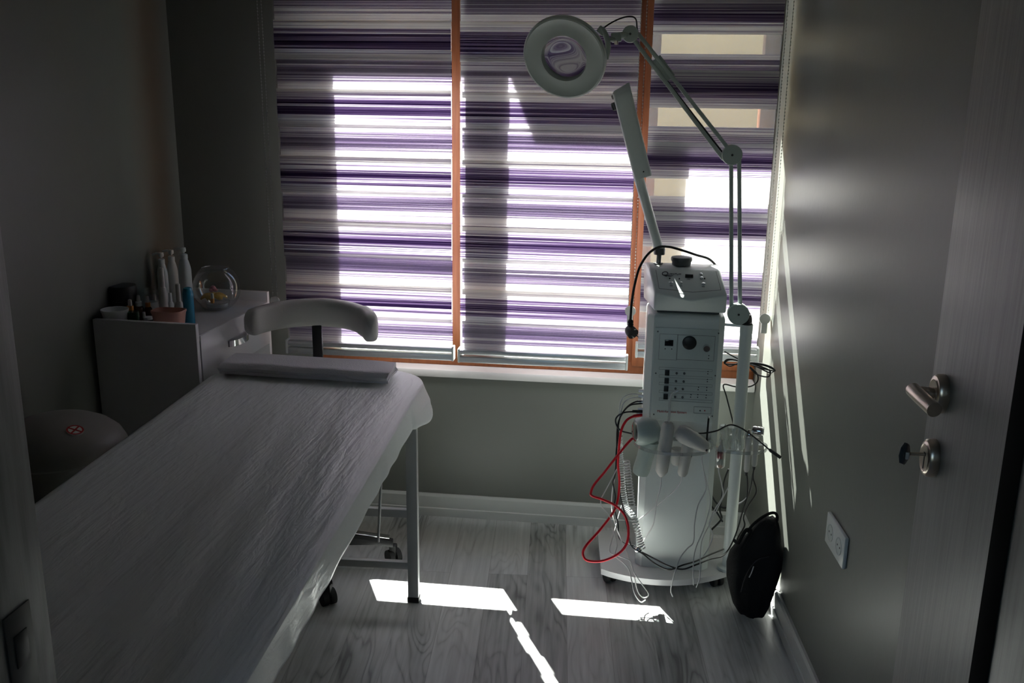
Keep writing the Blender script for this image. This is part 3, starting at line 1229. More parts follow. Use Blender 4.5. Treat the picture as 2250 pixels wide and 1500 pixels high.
for i in range(5):
    a = math.radians(11 + 72 * i)
    d = V((math.cos(a), math.sin(a), 0))
    per = V((-d.y, d.x, 0))
    bm = new()
    secs = []
    for t, hw, zt, zb in ((0.02, 0.026, 0.128, 0.078), (0.12, 0.023, 0.120, 0.082), (0.22, 0.019, 0.102, 0.078), (0.275, 0.016, 0.086, 0.066)):
        c = sc_ + d * t
        secs.append([bm.verts.new(c + per * sx * hw * w + V((0, 0, z))) for sx, w, z in ((-1, 0.7, zt), (1, 0.7, zt), (1, 1, zt - 0.01), (1, 1, zb), (-1, 1, zb), (-1, 1, zt - 0.01))])
    for A, B in zip(secs, secs[1:]):
        for k in range(6):
            q = (k + 1) % 6
            bm.faces.new((A[k], A[q], B[q], B[k]))
    bm.faces.new(secs[0][::-1])
    bm.faces.new(secs[-1])
    arm = obj('base_arm', bm, BLACK, stool, sharp=30)
    bm = new()
    add_box(bm, (-0.013, 0, -0.0012), (0.013, 0.15, 0.0012), bev=0.0005)
    tl = V((0, 0, 0)) + d + V((0, 0, -0.165))
    tl.normalize()
    c = sc_ + d * 0.115 + V((0, 0, 0.1225))
    bmesh.ops.transform(bm, matrix=basis(c, per, tl, per.cross(tl)), verts=bm.verts)
    part_label(obj('trim_strip', bm, CHROME, arm), 'bright metal strip on top of the arm')
    bm = new()
    c = sc_ + d * 0.275
    for s_ in (-0.013, 0.013):
        w = V((0.75, 0.66, 0))
        cc = c + w * s_ + V((0.0, 0, 0.0255))
        add_cyl(bm, cc - w * 0.0085, cc + w * 0.0085, 0.0255, n=28)
    add_box(bm, (c.x - 0.012, c.y - 0.012, 0.03), (c.x + 0.012, c.y + 0.012, 0.07), bev=0.003)
    obj('castor', bm, RUBBER, stool)

# ------------------------------------------------------------------ domed bin in the left corner
bin_c = V((-1.515, 2.24, 0))
wb = thing('waste_bin', 'cream dome-lidded bin with a round red sticker, left of the bed', 'bin', bin_c)
bm = new()
add_lathe(bm, [(0.0, 0.0), (0.125, 0.0), (0.135, 0.01), (0.142, 0.58), (0.142, 0.598), (0.0, 0.598)], bin_c, n=56)
obj('body', bm, BINCREAM, wb)
bm = new()
lid_prof = [(0.0, 0.5985), (0.170, 0.5985), (0.175, 0.605), (0.173, 0.618), (0.160, 0.642), (0.135, 0.665), (0.10, 0.683), (0.055, 0.694), (0.0, 0.698)]
add_lathe(bm, lid_prof, bin_c, n=64)
lid = obj('lid', bm, BINCREAM, wb)
bm = new()
stc = bin_c + V((0.085, -0.055, 0.6765))
sn = V((0.26, -0.17, 0.95)).normalized()
u, w = frame_from(sn)
for r0, r1 in ((0.017, 0.0215),):
    A = [bm.verts.new(stc + sn * 0.0075 + (u * math.cos(2 * PI * i / 40) + w * math.sin(2 * PI * i / 40)) * r0) for i in range(40)]
    B = [bm.verts.new(stc + sn * 0.0075 + (u * math.cos(2 * PI * i / 40) + w * math.sin(2 * PI * i / 40)) * r1) for i in range(40)]
    for i in range(40):
        j = (i + 1) % 40
        bm.faces.new((A[i], A[j], B[j], B[i]))
MSn = basis(stc + sn * 0.0075, u, w, sn)
add_box(bm, (-0.0022, -0.018, -0.0003), (0.0022, 0.018, 0.0003), MSn)
add_box(bm, (-0.018, -0.0022, -0.0003), (0.018, 0.0022, 0.0003), MSn)
stick = part_label(obj('sticker', bm, REDINK, lid), 'round red crossed-circle sticker')
bm = new()
add_lathe(bm, [(0.0, -0.006), (0.0215, -0.006), (0.0215, 0.0070), (0.0, 0.0070)], stc, sn, 40)
obj('backing', bm, WHITE_PLASTIC, lid)

# ------------------------------------------------------------------ desk by the left wall
dx_, dy_ = V((0.9993, -0.036, 0)), V((0.036, 0.9993, 0))
MK = basis(V((-1.307, 2.665, 0)), dx_, dy_, V((0, 0, 1)))     # local x negative to the left, y towards the window
DW, DD = 0.322, 0.555
desk = thing('desk', 'white gloss desk with one drawer in the back left corner', 'desk', MK @ V((-DW / 2, DD / 2, 0)))
bm = new()
add_box(bm, (-0.345, 0, 0), (0.0, 0.018, 0.86), MK, bev=0.0015)
obj('side_panel', bm, paint('grey_gloss_board', (0.66, 0.66, 0.665), 0.3, 0.0), desk)
bm = new()
add_box(bm, (-DW, DD - 0.018, 0), (0.0, DD, 0.855), MK, bev=0.0015)
obj('side_panel', bm, WHITE_GLOSS, desk)
bm = new()
add_box(bm, (-DW, 0.018, 0.802), (-0.0, DD - 0.018, 0.82), MK, bev=0.001)
obj('desktop', bm, WHITE_GLOSS, desk)
bm = new()
add_box(bm, (-DW, 0.018, 0.40), (-DW + 0.016, DD - 0.018, 0.80), MK, bev=0.001)
obj('back_panel', bm, WHITE_GLOSS, desk)
bm = new()
add_box(bm, (-0.018, 0.021, 0.665), (0.003, DD - 0.021, 0.819), MK, bev=0.0015)
add_box(bm, (-DW + 0.03, 0.03, 0.67), (-0.018, DD - 0.03, 0.76), MK)
drawer = obj('drawer', bm, WHITE_GLOSS, desk)
bm = new()
hy, hz_ = 0.27, 0.745
hp = []
for i in range(13):
    t = i / 12
    yy = hy - 0.07 + 0.14 * t
    hp.append((yy, 0.004 + 0.024 * math.sin(PI * t) ** 0.6))
for i, (yy, xx) in enumerate(hp[:-1]):
    y2, x2 = hp[i + 1]
    A = [MK @ V(q) for q in ((xx, yy, hz_ - 0.008), (xx, yy, hz_ + 0.012), (xx + 0.004, yy, hz_ + 0.012), (xx + 0.004, yy, hz_ - 0.008))]
    B = [MK @ V(q) for q in ((x2, y2, hz_ - 0.008), (x2, y2, hz_ + 0.012), (x2 + 0.004, y2, hz_ + 0.012), (x2 + 0.004, y2, hz_ - 0.008))]
    A = [bm.verts.new(p) for p in A]
    B = [bm.verts.new(p) for p in B]
    for k in range(4):
        q = (k + 1) % 4
        bm.faces.new((A[k], A[q], B[q], B[k]))
obj('handle', bm, CHROME, drawer)

# ------------------------------------------------------------------ things on the desk
DZ = 0.8205


def spot(px, Y):
    p = at(px, 650, Y)
    return V((p.x, Y, DZ))


def zat(px, py, Y):
    return at(px, py, Y).z


def lathe_part(name, prof, base, mat, parent=None, n=36, axis=(0, 0, 1)):
    bm = new()
    add_lathe(bm, prof, base, axis, n)
    return obj(name, bm, mat, parent)


b = spot(270, 2.83)
t = thing('cosmetic_jar', 'tall black cosmetic tub at the back left of the desk', 'jar', b)
lathe_part('body', [(0.0, 0.0), (0.043, 0.0), (0.0445, 0.004), (0.0445, 0.072), (0.0, 0.072)], b, BLACK, t, 44)
lathe_part('lid', [(0.0, 0.0725), (0.0455, 0.0725), (0.046, 0.076), (0.046, 0.112), (0.043, 0.119), (0.0, 0.119)], b, BLACK, t, 44)

b = spot(249, 2.732)
bm = new()
add_lathe(bm, [(0.0, 0.0), (0.024, 0.0), (0.034, 0.022), (0.040, 0.052), (0.0415, 0.055), (0.0425, 0.062), (0.040, 0.062), (0.0385, 0.055), (0.032, 0.024), (0.0, 0.006)], b, n=44)
tag(obj('bowl', bm, WHITE_PLASTIC), 'small white bowl at the front left corner of the desk', 'bowl')

for px, Y, hh, col, lab in ((284, 2.80, 0.036, COPPER, 'leftmost of the three dropper bottles, with a copper collar'),
                            (303, 2.83, 0.044, WHITE_PLASTIC, 'middle dropper bottle, with a white collar'),
                            (323.5, 2.84, 0.040, COPPER, 'rightmost dropper bottle, narrow, with a copper collar')):
    b = spot(px, Y)
    k = 0.8 if px > 320 else 1.0
    t = thing('dropper_bottle', lab + ', on the desk', 'bottle', b, 'dropper bottles on the desk')
    lathe_part('body', [(0.0, 0.0), (0.0145 * k, 0.0), (0.0155 * k, 0.002), (0.0155 * k, hh), (0.012 * k, hh + 0.006), (0.0085 * k, hh + 0.008), (0.0, hh + 0.008)], b, AMBER, t)
    c = lathe_part('cap', [(0.0, hh + 0.008), (0.0105 * k, hh + 0.008), (0.0105 * k, hh + 0.023), (0.0, hh + 0.023)], b, col, t)
    lathe_part('dropper_bulb', [(0.0, hh + 0.023), (0.0068 * k, hh + 0.023), (0.0065 * k, hh + 0.034), (0.0055 * k, hh + 0.042), (0.0, hh + 0.045)], b, CREAM, t)

b = spot(289, 2.755)
t = thing('cosmetic_pot', 'low dark green glass pot in front of the dropper bottles', 'pot', b)
lathe_part('body', [(0.0, 0.0), (0.017, 0.0), (0.0185, 0.003), (0.0185, 0.035), (0.0, 0.035)], b, GREENDARK, t)
lathe_part('lid', [(0.0, 0.0355), (0.0195, 0.0355), (0.0195, 0.049), (0.018, 0.051), (0.0, 0.051)], b, GREENDARK, t)
b = spot(313, 2.757)
t = thing('ampoule', 'tiny clear ampoule with a white tip beside the peach basket', 'ampoule', b)
lathe_part('body', [(0.0, 0.0), (0.0085, 0.0), (0.009, 0.002), (0.009, 0.026), (0.005, 0.032), (0.0, 0.032)], b, GLASS, t)
lathe_part('cap', [(0.0, 0.032), (0.0052, 0.032), (0.0042, 0.050), (0.0, 0.050)], b, WHITE_PLASTIC, t)
b = spot(321, 2.79)
t = thing('cosmetic_pot', 'small clear pot with a pale lid behind the clear ampoule', 'pot', b)
lathe_part('body', [(0.0, 0.0), (0.012, 0.0), (0.013, 0.002), (0.013, 0.018), (0.0, 0.018)], b, GLASS, t)
lathe_part('lid', [(0.0, 0.0185), (0.014, 0.0185), (0.014, 0.027), (0.0, 0.028)], b, WHITE_PLASTIC, t)

b = spot(332, 2.96)
t = thing('glass_jar', 'clear lidded glass jar between black tub and white bottles', 'jar', b)
lathe_part('body', [(0.0, 0.0), (0.022, 0.0), (0.0235, 0.003), (0.0235, 0.060), (0.020, 0.066), (0.0, 0.067)], b, GLASS, t)
lathe_part('lid', [(0.0, 0.0672), (0.0235, 0.0672), (0.024, 0.070), (0.024, 0.082), (0.0, 0.084)], b, GLASS, t)
lathe_part('contents', [(0.0, 0.004), (0.0215, 0.004), (0.0215, 0.038), (0.0, 0.038)], b, WHITE_PLASTIC, t)


def pump_bottle(px, Y, top, wide, lab, mat, face):
    b = spot(px, Y)
    H = zat(px, top, Y) - DZ
    r = wide / 2
    t = thing('pump_bottle', lab, 'bottle', b, 'white pump bottles on the desk')
    body_h = H - 0.038
    lathe_part('body', [(0.0, 0.0), (r * 0.94, 0.0), (r, 0.004), (r, body_h - 0.040), (r * 0.93, body_h - 0.028), (r * 0.72, body_h - 0.010), (r * 0.55, body_h), (0.0, body_h)], b, mat, t)
    cap = lathe_part('collar', [(0.0, body_h), (r * 0.62, body_h), (r * 0.62, body_h + 0.014), (r * 0.42, body_h + 0.017), (0.0, body_h + 0.017)], b, WHITE_PLASTIC, t)
    bm = new()
    zt = DZ + H
    add_cyl(bm, (b.x, b.y, DZ + body_h + 0.02), (b.x, b.y, zt - 0.010), 0.0042, n=14)
    add_lathe(bm, [(0.0, -0.014), (0.0085, -0.014), (0.0095, -0.008), (0.008, 0.0), (0.0, 0.001)], (b.x, b.y, zt), n=20)
    d = V((math.cos(face), math.sin(face), 0))
    add_tube(bm, [V((b.x, b.y, zt - 0.005)), V((b.x, b.y, zt - 0.004)) + d * 0.02, V((b.x, b.y, zt - 0.009)) + d * 0.036], 0.0042, 10)
    obj('pump', bm, WHITE_PLASTIC, t)
    if px > 390:
        bm = new()
        for k in range(5):
            add_box(bm, (-0.009, -r - 0.0006, 0.06 - k * 0.007), (0.008 - 0.003 * (k % 3), -r + 0.001, 0.0615 - k * 0.007))
        bmesh.ops.transform(bm, matrix=Matrix.Translation(b) @ Matrix.Rotation(0.4, 4, 'Z'), verts=bm.verts)
        obj('label_print', bm, BLUEINK, t)
    return t


pump_bottle(361, 3.03, 555, 0.036, 'shortest, leftmost of the three tall white pump bottles', WHITE_PLASTIC, 2.9)
pump_bottle(383, 3.08, 549, 0.037, 'middle one of the three tall white pump bottles', WHITE_PLASTIC, 2.9)
pump_bottle(410, 3.00, 544, 0.043, 'tallest white pump bottle, printed, next to the fishbowl', WHITE_PLASTIC, 3.0)


def squeeze(px, Y, top, wide, capk, lab, mat, capm):
    b = spot(px, Y)
    H = zat(px, top, Y) - DZ
    r = wide / 2
    t = thing('lotion_bottle', lab, 'bottle', b, 'small bottles at the front of the desk')
    hb = H * (1 - capk)
    lathe_part('body', [(0.0, 0.0), (r * 0.95, 0.0), (r, 0.003), (r, hb * 0.8), (r * 0.8, hb * 0.95), (r * 0.55, hb), (0.0, hb)], b, mat, t)
    lathe_part('cap', [(0.0, hb), (r * 0.6, hb), (r * 0.55, H - 0.003), (r * 0.42, H), (0.0, H)], b, capm, t)
    return t


squeeze(359, 2.86, 588, 0.026, 0.36, 'slim cream bottle, front of the leftmost pump bottle', CREAM, CREAM)
squeeze(374, 2.90, 643, 0.019, 0.35, 'smallest white bottle, between two cream bottles', WHITE_PLASTIC, WHITE_PLASTIC)
squeeze(392, 2.84, 623, 0.027, 0.45, 'cream bottle with long pointed cap, left of the blue bottle', CREAM, CREAM)
b = spot(413, 2.80)
t = thing('gel_bottle', 'bright blue bottle at the right front edge of the desk', 'bottle', b)
Hb = zat(413, 631, 2.80) - DZ
lathe_part('body', [(0.0, 0.0), (0.0155, 0.0), (0.017, 0.004), (0.017, Hb * 0.82), (0.0155, Hb * 0.9), (0.0135, Hb * 0.92), (0.0, Hb * 0.92)], b, BLUE, t)
lathe_part('cap', [(0.0, Hb * 0.92), (0.0138, Hb * 0.92), (0.0125, Hb * 0.98), (0.008, Hb), (0.0, Hb)], b, BLUE, t)

# basket: rectangular, flaring, with a rolled rim
b = spot(368, 2.745)
bm = new()


def basket(u, v):
    a = 2 * PI * u
    prof = [(0.82, 0.0), (0.84, 0.012), (0.93, 0.045), (0.96, 0.055), (1.0, 0.058), (1.0, 0.064), (0.95, 0.064), (0.90, 0.045), (0.80, 0.006), (0.0, 0.005)]
    k, z = prof[int(round(v * 9))]
    c, s = math.cos(a), math.sin(a)
    ex = abs(c) ** 0.5 * math.copysign(1, c)
    ey = abs(s) ** 0.5 * math.copysign(1, s)
    return b + V((ex * 0.051 * k, ey * 0.036 * k, z))


g = add_grid(bm, basket, 48, 9, closed_u=True)
bm.faces.new(g[0][::-1])
tag(obj('basket', bm, PINK, None, sharp=45), 'small peach plastic basket at the front edge of the desk', 'basket')

# fishbowl with a flower, a tiny bottle and a candle dish
fb = at(466, 640, 3.02)
fb = V((fb.x + 0.004, 3.05, DZ))
R_ = 0.081
bowl = thing('fishbowl', 'round clear glass fishbowl holding a yellow flower, on the desk', 'bowl', fb)
pr = [(0.0, 0.001)]
for i in range(21):
    a = -1.1 + (1.1 + 0.95) * i / 20
    pr.append((R_ * math.cos(a), R_ * 0.93 + R_ * math.sin(a) * 1.04))
pr = [(r, h + 0.002) for r, h in pr]
bm = new()
add_lathe(bm, pr, fb, n=64)
for f in [f for f in bm.faces if len(f.verts) > 4]:
    bm.faces.remove(f)
obj('glass', bm, GLASS, bowl)
bm = new()
top = fb.z + pr[-1][1]
ringp = [V((fb.x + math.cos(2 * PI * i / 48) * pr[-1][0], fb.y + math.sin(2 * PI * i / 48) * pr[-1][0], top)) for i in range(49)]
add_tube(bm, ringp, 0.0018, 8, smooth=False)
obj('rim', bm, GLASS, bowl)
cd = thing('candle_dish', 'round glass candle dish inside the fishbowl', 'dish', fb + V((0, 0, 0.006)))
lathe_part('dish', [(0.0, 0.0), (0.036, 0.0), (0.040, 0.006), (0.042, 0.022), (0.040, 0.022), (0.037, 0.008), (0.0, 0.004)], fb + V((0, 0, 0.006)), GLASS, cd)
lathe_part('candle', [(0.0, 0.0), (0.034, 0.0), (0.034, 0.010), (0.0, 0.010)], fb + V((0, 0, 0.011)), CREAM, cd)
fl = thing('artificial_flower', 'yellow flower with a pink centre inside the fishbowl', 'flower', fb + V((-0.01, 0, 0.03)))
for i in range(7):
    a = 2 * PI * i / 7 + 0.3
    bm = new()
    d = V((math.cos(a), math.sin(a), 0))
    per = V((-d.y, d.x, 0))

    def petal(u, v, d=d, per=per):
        w = math.sin(PI * min(1, v * 0.95 + 0.03)) ** 0.7 * 0.020
        return fb + V((-0.012, -0.004, 0.050)) + d * (0.004 + 0.042 * v) + per * ((u - 0.5) * 2 * w) + V((0, 0, 0.018 * math.sin(v * 2.2) - 0.020 * v - 0.006 * (2 * u - 1) ** 2))
    add_grid(bm, petal, 6, 8)
    pt = obj('petal', bm, YELLOW, fl, sharp=180)
    md = pt.modifiers.new('thickness', 'SOLIDIFY')
    md.thickness = 0.0012
bm = new()
for i in range(9):
    a = i * 2.4
    add_ball(bm, fb + V((-0.012 + 0.009 * math.cos(a) * (i / 9), -0.004 + 0.009 * math.sin(a) * (i / 9), 0.066 + 0.012 * (1 - i / 9))), 0.0085, 2, (1, 1, 0.7))
part_label(obj('flower_centre', bm, ROSE, fl), 'pink flower centre')
mb = thing('miniature_bottle', 'tiny bottle with a white cap inside the fishbowl', 'bottle', fb + V((0.0, -0.036, 0.03)))
lathe_part('body', [(0.0, 0.0), (0.006, 0.0), (0.0065, 0.002), (0.0065, 0.016), (0.0, 0.016)], fb + V((0.0, -0.040, 0.030)), COPPER, mb)
lathe_part('cap', [(0.0, 0.016), (0.0052, 0.016), (0.0048, 0.034), (0.0, 0.035)], fb + V((0.0, -0.040, 0.030)), WHITE_PLASTIC, mb)

# ------------------------------------------------------------------ beauty trolley
TY = 2.84
tr = thing('beauty_trolley', 'white multi-function beauty trolley on castors, standing by the right-hand blind', 'trolley', (0.19, 2.92, 0))
bm = new()
BT = 0.060                                  # top of the base board
edge = smooth_path([atz(x, y, BT) for x, y in ((1321, 1249), (1345, 1257), (1390, 1267), (1440, 1273), (1490, 1274), (1540, 1269), (1590, 1257), (1640, 1238))], 5)
pts = [(p.x, p.y) for p in edge] + [(0.435, 2.96), (0.43, 3.06), (0.41, 3.09), (-0.045, 3.09), (-0.06, 3.075)]
add_prism(bm, pts, 2, BT - 0.020, BT)
obj('base_board', bm, WHITE_GLOSS, tr, sharp=30)
for cx, cy in ((-0.010, 2.835), (-0.018, 3.04), (0.34, 2.86), (0.375, 3.03)):
    bm = new()
    for s_ in (-0.011, 0.011):
        add_lathe(bm, [(0.0, -0.007), (0.017, -0.007), (0.0195, -0.004), (0.0195, 0.004), (0.017, 0.007), (0.0, 0.007)], (cx + s_ * 0.9, cy + s_ * 0.45, 0.0196), (0.9, 0.45, 0), 28)
    add_cyl(bm, (cx, cy, 0.018), (cx, cy, BT - 0.0195), 0.006, n=14)
    add_box(bm, (cx - 0.016, cy - 0.016, BT - 0.026), (cx + 0.016, cy + 0.016, BT - 0.0195), bev=0.002)
    obj('castor', bm, RUBBER, tr)

# cabinet column with chamfered corners
bx0, bx1, by1, ch = 0.072, 0.308, 3.03, 0.020
zt_ = 0.912
bm = new()
pl_ = [(bx0 + ch, TY), (bx1 - ch, TY), (bx1, TY + ch), (bx1, by1), (bx0, by1), (bx0, TY + ch)]
add_prism(bm, pl_, 2, BT + 0.0005, zt_)
topf = [f for f in bm.faces if f.calc_center_median().z > zt_ - 1e-4]
bmesh.ops.bevel(bm, geom=[e for f in topf for e in f.edges], offset=0.014, segments=3, affect='EDGES', profile=0.5)
obj('cabinet', bm, WHITE_PLASTIC, tr, sharp=30)
FPY = TY - 0.003


def fp(px, py, off=0.0):
    return at(px, py, FPY - off)


bm = new()
a, b_ = fp(1446, 722), fp(1578, 728)
c, d = fp(1432.5, 919), fp(1566, 923)
add_box(bm, (0.0975, FPY, 0.572), (0.2905, TY + 0.001, 0.872), bev=0.001)
pan = obj('control_panel', bm, PANEL_GREY, tr)


def panel_box(name, px0, py0, px1, py1, mat, depth=0.003, bev=0.0005, lab=None):
    a, b = fp(px0, py0), fp(px1, py1)
    bm = new()
    add_box(bm, (min(a.x, b.x), FPY - depth, min(a.z, b.z)), (max(a.x, b.x), FPY + 0.0005, max(a.z, b.z)), bev=bev)
    o = obj(name, bm, mat, pan)
    return part_label(o, lab) if lab else o


def panel_disc(name, px, py, r, mat, depth=0.003, n=20, lab=None):
    c = fp(px, py)
    o = lathe_part(name, [(0.0, -0.0005), (r, -0.0005), (r, depth * 0.7), (r * 0.85, depth), (0.0, depth)], c, mat, pan, n, (0, -1, 0))
    return part_label(o, lab) if lab else o


LINE = principled('panel_line', (0.05, 0.06, 0.06), 0.5)
bm = new()


def line(bm, p, q, w=0.0007, y=None):
    yy = (FPY if y is None else y)
    add_box(bm, (min(p.x, q.x) - w / 2, yy - 0.0004, min(p.z, q.z) - w / 2), (max(p.x, q.x) + w / 2, yy + 0.0002, max(p.z, q.z) + w / 2))


def rect(bm, x0, y0, x1, y1, w=0.0007):
    a, b = fp(x0, y0), fp(x1, y1)
    line(bm, V((a.x, 0, a.z)), V((b.x, 0, a.z)), w)
    line(bm, V((a.x, 0, b.z)), V((b.x, 0, b.z)), w)
    line(bm, V((a.x, 0, a.z)), V((a.x, 0, b.z)), w)
    line(bm, V((b.x, 0, a.z)), V((b.x, 0, b.z)), w)


rect(bm, 1450, 733, 1487, 791)
rect(bm, 1489, 735, 1568, 793, 0.0009)
for y in (811, 828, 844.5, 862, 879):
    rect(bm, 1448, y, 1565, y + 0.6, 0.0005)
rect(bm, 1525, 893, 1562, 909)
part_label(obj('printed_lines', bm, LINE, pan), 'dark printed lines around the fields')
panel_box('display', 1461, 746, 1479, 760, DISPLAY, 0.002, lab='small dark display')
panel_disc('gauge', 1514.8, 752.5, 0.0215, BLACK, 0.006, 40, 'round black pressure gauge')
panel_disc('knob', 1552, 763.5, 0.011, CHROME, 0.016, 32, 'chrome knob')
for x, y in ((1445.5, 728), (1579.0, 732), (1441, 819.6), (1571.7, 825), (1436.5, 910), (1564.8, 914)):
    panel_disc('screw', x, y, 0.0024, DARKGREY, 0.0015, 14)
for x, y in ((1465.8, 818.4), (1464.8, 836), (1463.7, 853.4), (1462.5, 870.7)):
    panel_box('rocker_switch', x - 4.6, y - 6.3, x + 4.6, y + 6.3, BLACK, 0.004, 0.001)
for x, y in ((1486.8, 819.6), (1503.6, 820), (1485.4, 837), (1502.2, 837.8), (1484.2, 853.4), (1500.3, 854.2), (1483.3, 871.6), (1499.6, 872.4)):
    panel_disc('dial', x, y, 0.0036, DARKGREY, 0.005, 18)
for x, y in ((1557.5, 781), (1556.8, 787.5), (1555.6, 816), (1555.2, 821), (1554.4, 833.5), (1554.2, 838), (1553, 851), (1552.6, 857), (1534.8, 850.5),
             (1534, 856), (1518.3, 866.8), (1517.5, 872), (1533.4, 866.8), (1532.8, 872.5), (1551.7, 867.8), (1551.2, 873.5), (1461.5, 766), (1476, 766.5)):
    panel_disc('jack', x, y, 0.0017, BLACK, 0.0012, 12)
panel_disc('lamp_dot', 1538.3, 902, 0.0021, BLACK, 0.0015, 14)
panel_disc('lamp_dot', 1548.5, 902, 0.0019, REDINK, 0.0015, 14)
p = fp(1443.5, 905)
text_mesh('printed_lettering', 'Multi-function System', 0.0105, basis(V((p.x, FPY - 0.0004, p.z)), (1, 0, 0), (0, 0, 1), (0, -1, 0)), REDINK, pan, 0.0003)

# side sockets with plugs on the left of the cabinet
bm = new()
for z_, r in ((0.650, 0.006), (0.632, 0.006), (0.614, 0.006), (0.590, 0.005), (0.574, 0.005)):
    add_cyl(bm, (bx0 + 0.001, 2.885, z_), (bx0 - 0.016, 2.885, z_), r, r * 0.7, 14)
obj('side_nipples', bm, ALU, tr)

# clear acrylic tool rack: a bent rim with loops for the handpieces
bm = new()


def strip(bm, pts, h=0.010, t=0.004):
    P = smooth_path(pts, 10)
    prev = None
    for i, p in enumerate(P):
        d = (P[min(i + 1, len(P) - 1)] - P[max(0, i - 1)]).normalized()
        n = V((-d.y, d.x, 0)).normalized() * t / 2
        ring = [bm.verts.new(p + n * a + V((0, 0, z))) for a, z in ((1, h / 2), (-1, h / 2), (-1, -h / 2), (1, -h / 2))]
        if prev:
            for k in range(4):
                q = (k + 1) % 4
                bm.faces.new((prev[k], prev[q], ring[q], ring[k]))
        else:
            bm.faces.new(ring[::-1])
        prev = ring
    bm.faces.new(prev)


RZ = 0.512
strip(bm, [V((0.050, 2.838, RZ)), V((0.052, 2.775, RZ)), V((0.09, 2.722, RZ)), V((0.17, 2.703, RZ)), V((0.25, 2.722, RZ)), V((0.285, 2.775, RZ)), V((0.288, 2.838, RZ))])
strip(bm, [V((0.05, 2.8385, RZ)), V((0.12, 2.837, RZ)), V((0.288, 2.8385, RZ))])
strip(bm, [V((0.292, 2.838, RZ)), V((0.296, 2.79, RZ)), V((0.32, 2.757, RZ)), V((0.38, 2.745, RZ)), V((0.435, 2.765, RZ)), V((0.455, 2.80, RZ)), V((0.45, 2.835, RZ)), V((0.41, 2.842, RZ))])


def loop(bm, c, r):
    add_lathe(bm, [(r, -0.004), (r + 0.004, -0.004), (r + 0.004, 0.004), (r, 0.004), (r, -0.004)], (c[0], c[1], RZ + 0.004), n=28)


obj('tool_rack', bm, CLEAR, tr, sharp=50)

# ------------------------------------------------------------------ steamer on top
st = thing('facial_steamer', 'pale grey facial steamer with tilted arm, standing on top of the trolley', 'steamer', (0.19, 2.93, zt_ + 0.008))
zb_ = zt_ + 0.010
NX = 8


def st_profile(u):
    c = 1 - abs(2 * u - 1)

    def X(a, b):
        return a + (b - a) * u
    return [V((X(0.060, 0.302), 3.03, zb_)), V((X(0.089, 0.307), 2.845, zb_)), V((X(0.089, 0.307), 2.836 - 0.030 * c, 0.981 - 0.015 * c)),
            V((X(0.070, 0.287), 2.925, 1.041)), V((X(0.060, 0.290), 2.995, 1.047)), V((X(0.056, 0.300), 3.03, 1.030))]


bm = new()
rings = [[bm.verts.new(p) for p in st_profile(i / NX)] for i in range(NX + 1)]
for A, B in zip(rings, rings[1:]):
    for k in range(6):
        q = (k + 1) % 6
        bm.faces.new((A[k], A[q], B[q], B[k]))
bm.faces.new(rings[0][::-1])
bm.faces.new(rings[-1])
hs = obj('housing', bm, WHITE_PLASTIC, st, sharp=180)
bv = hs.modifiers.new('bevel', 'BEVEL')
bv.width = 0.006
bv.segments = 3
bv.limit_method = 'ANGLE'
bv.angle_limit = math.radians(25)
bm = new()
add_box(bm, (0.10, 2.87, zt_ + 0.0005), (0.29, 3.01, zb_ + 0.002), bev=0.002)
obj('foot_plate', bm, DARKGREY, st)
s_up = V((0, 0.089, 0.060)).normalized()
s_n = V((0, -s_up.z, s_up.y))
S0 = V((0.19, 2.836, 0.981))


def sp3(px, py, off=0.0):
    d = ray(px, py)
    o = V((0, 0, CAMH))
    p = o + d * ((S0 - o).dot(s_n) / d.dot(s_n))
    t = (p - S0).dot(s_up) / 0.1073
    u = (p.x - 0.08) / 0.218
    c = max(0, 1 - abs(2 * u - 1))
    return p + s_n * (0.0022 + 0.0046 * c * max(0, 1 - t) + off)


def on_panel(name, px, py, w, h, depth, mat, lab=None):
    p = sp3(px, py)
    bm = new()
    add_box(bm, (-w / 2, -h / 2, -0.004), (w / 2, h / 2, depth), basis(p, (1, 0, 0), s_up, s_n), bev=min(w, h, depth) * 0.2)
    o = obj(name, bm, mat, st)
    return part_label(o, lab) if lab else o


def panel_strip(bm, p, q, w=0.0006):
    a, b = sp3(*p), sp3(*q)
    add_tube(bm, [a, b], w, 6, smooth=False)


bm = new()
for p, q in (((1441, 594), (1448, 635)), ((1448, 635), (1521, 645)), ((1521, 645), (1584, 638)), ((1584, 638), (1573, 597))):
    for k in range(6):
        panel_strip(bm, (p[0] + (q[0] - p[0]) * k / 6, p[1] + (q[1] - p[1]) * k / 6), (p[0] + (q[0] - p[0]) * (k + 1) / 6, p[1] + (q[1] - p[1]) * (k + 1) / 6))
part_label(obj('panel_border', bm, LINE, st), 'thin dark line around the sloping control panel')
on_panel('display', 1514, 608, 0.024, 0.013, 0.0012, DISPLAY, 'small dark digit display')
for x, y in ((1475.4, 622.8), (1495.8, 623.4), (1540, 603.6), (1541.5, 611.8), (1545.7, 625)):
    p = sp3(x, y)
    lathe_part('button', [(0.0, -0.003), (0.0052, -0.003), (0.0052, 0.0012), (0.004, 0.0022), (0.0, 0.0024)], p, ALU, st, 20, s_n)
for x, y in ((1471.5, 612.6), (1492.6, 613.5), (1548, 613)):
    p = sp3(x, y)
    lathe_part('indicator', [(0.0, -0.003), (0.0019, -0.003), (0.0019, 0.0008), (0.0, 0.001)], p, BLACK, st, 14, s_n)
for x, y in ((1472, 629.5), (1493, 630.5), (1510, 615.5), (1542, 632)):
    p = sp3(x, y)
    bm = new()
    for k in range(4):
        add_box(bm, (k * 0.0021, 0, -0.001), (k * 0.0021 + 0.0015, 0.0016, 0.0003), basis(p, (1, 0, 0), s_up, s_n))
    obj('print_mark', bm, BLUEINK, st)
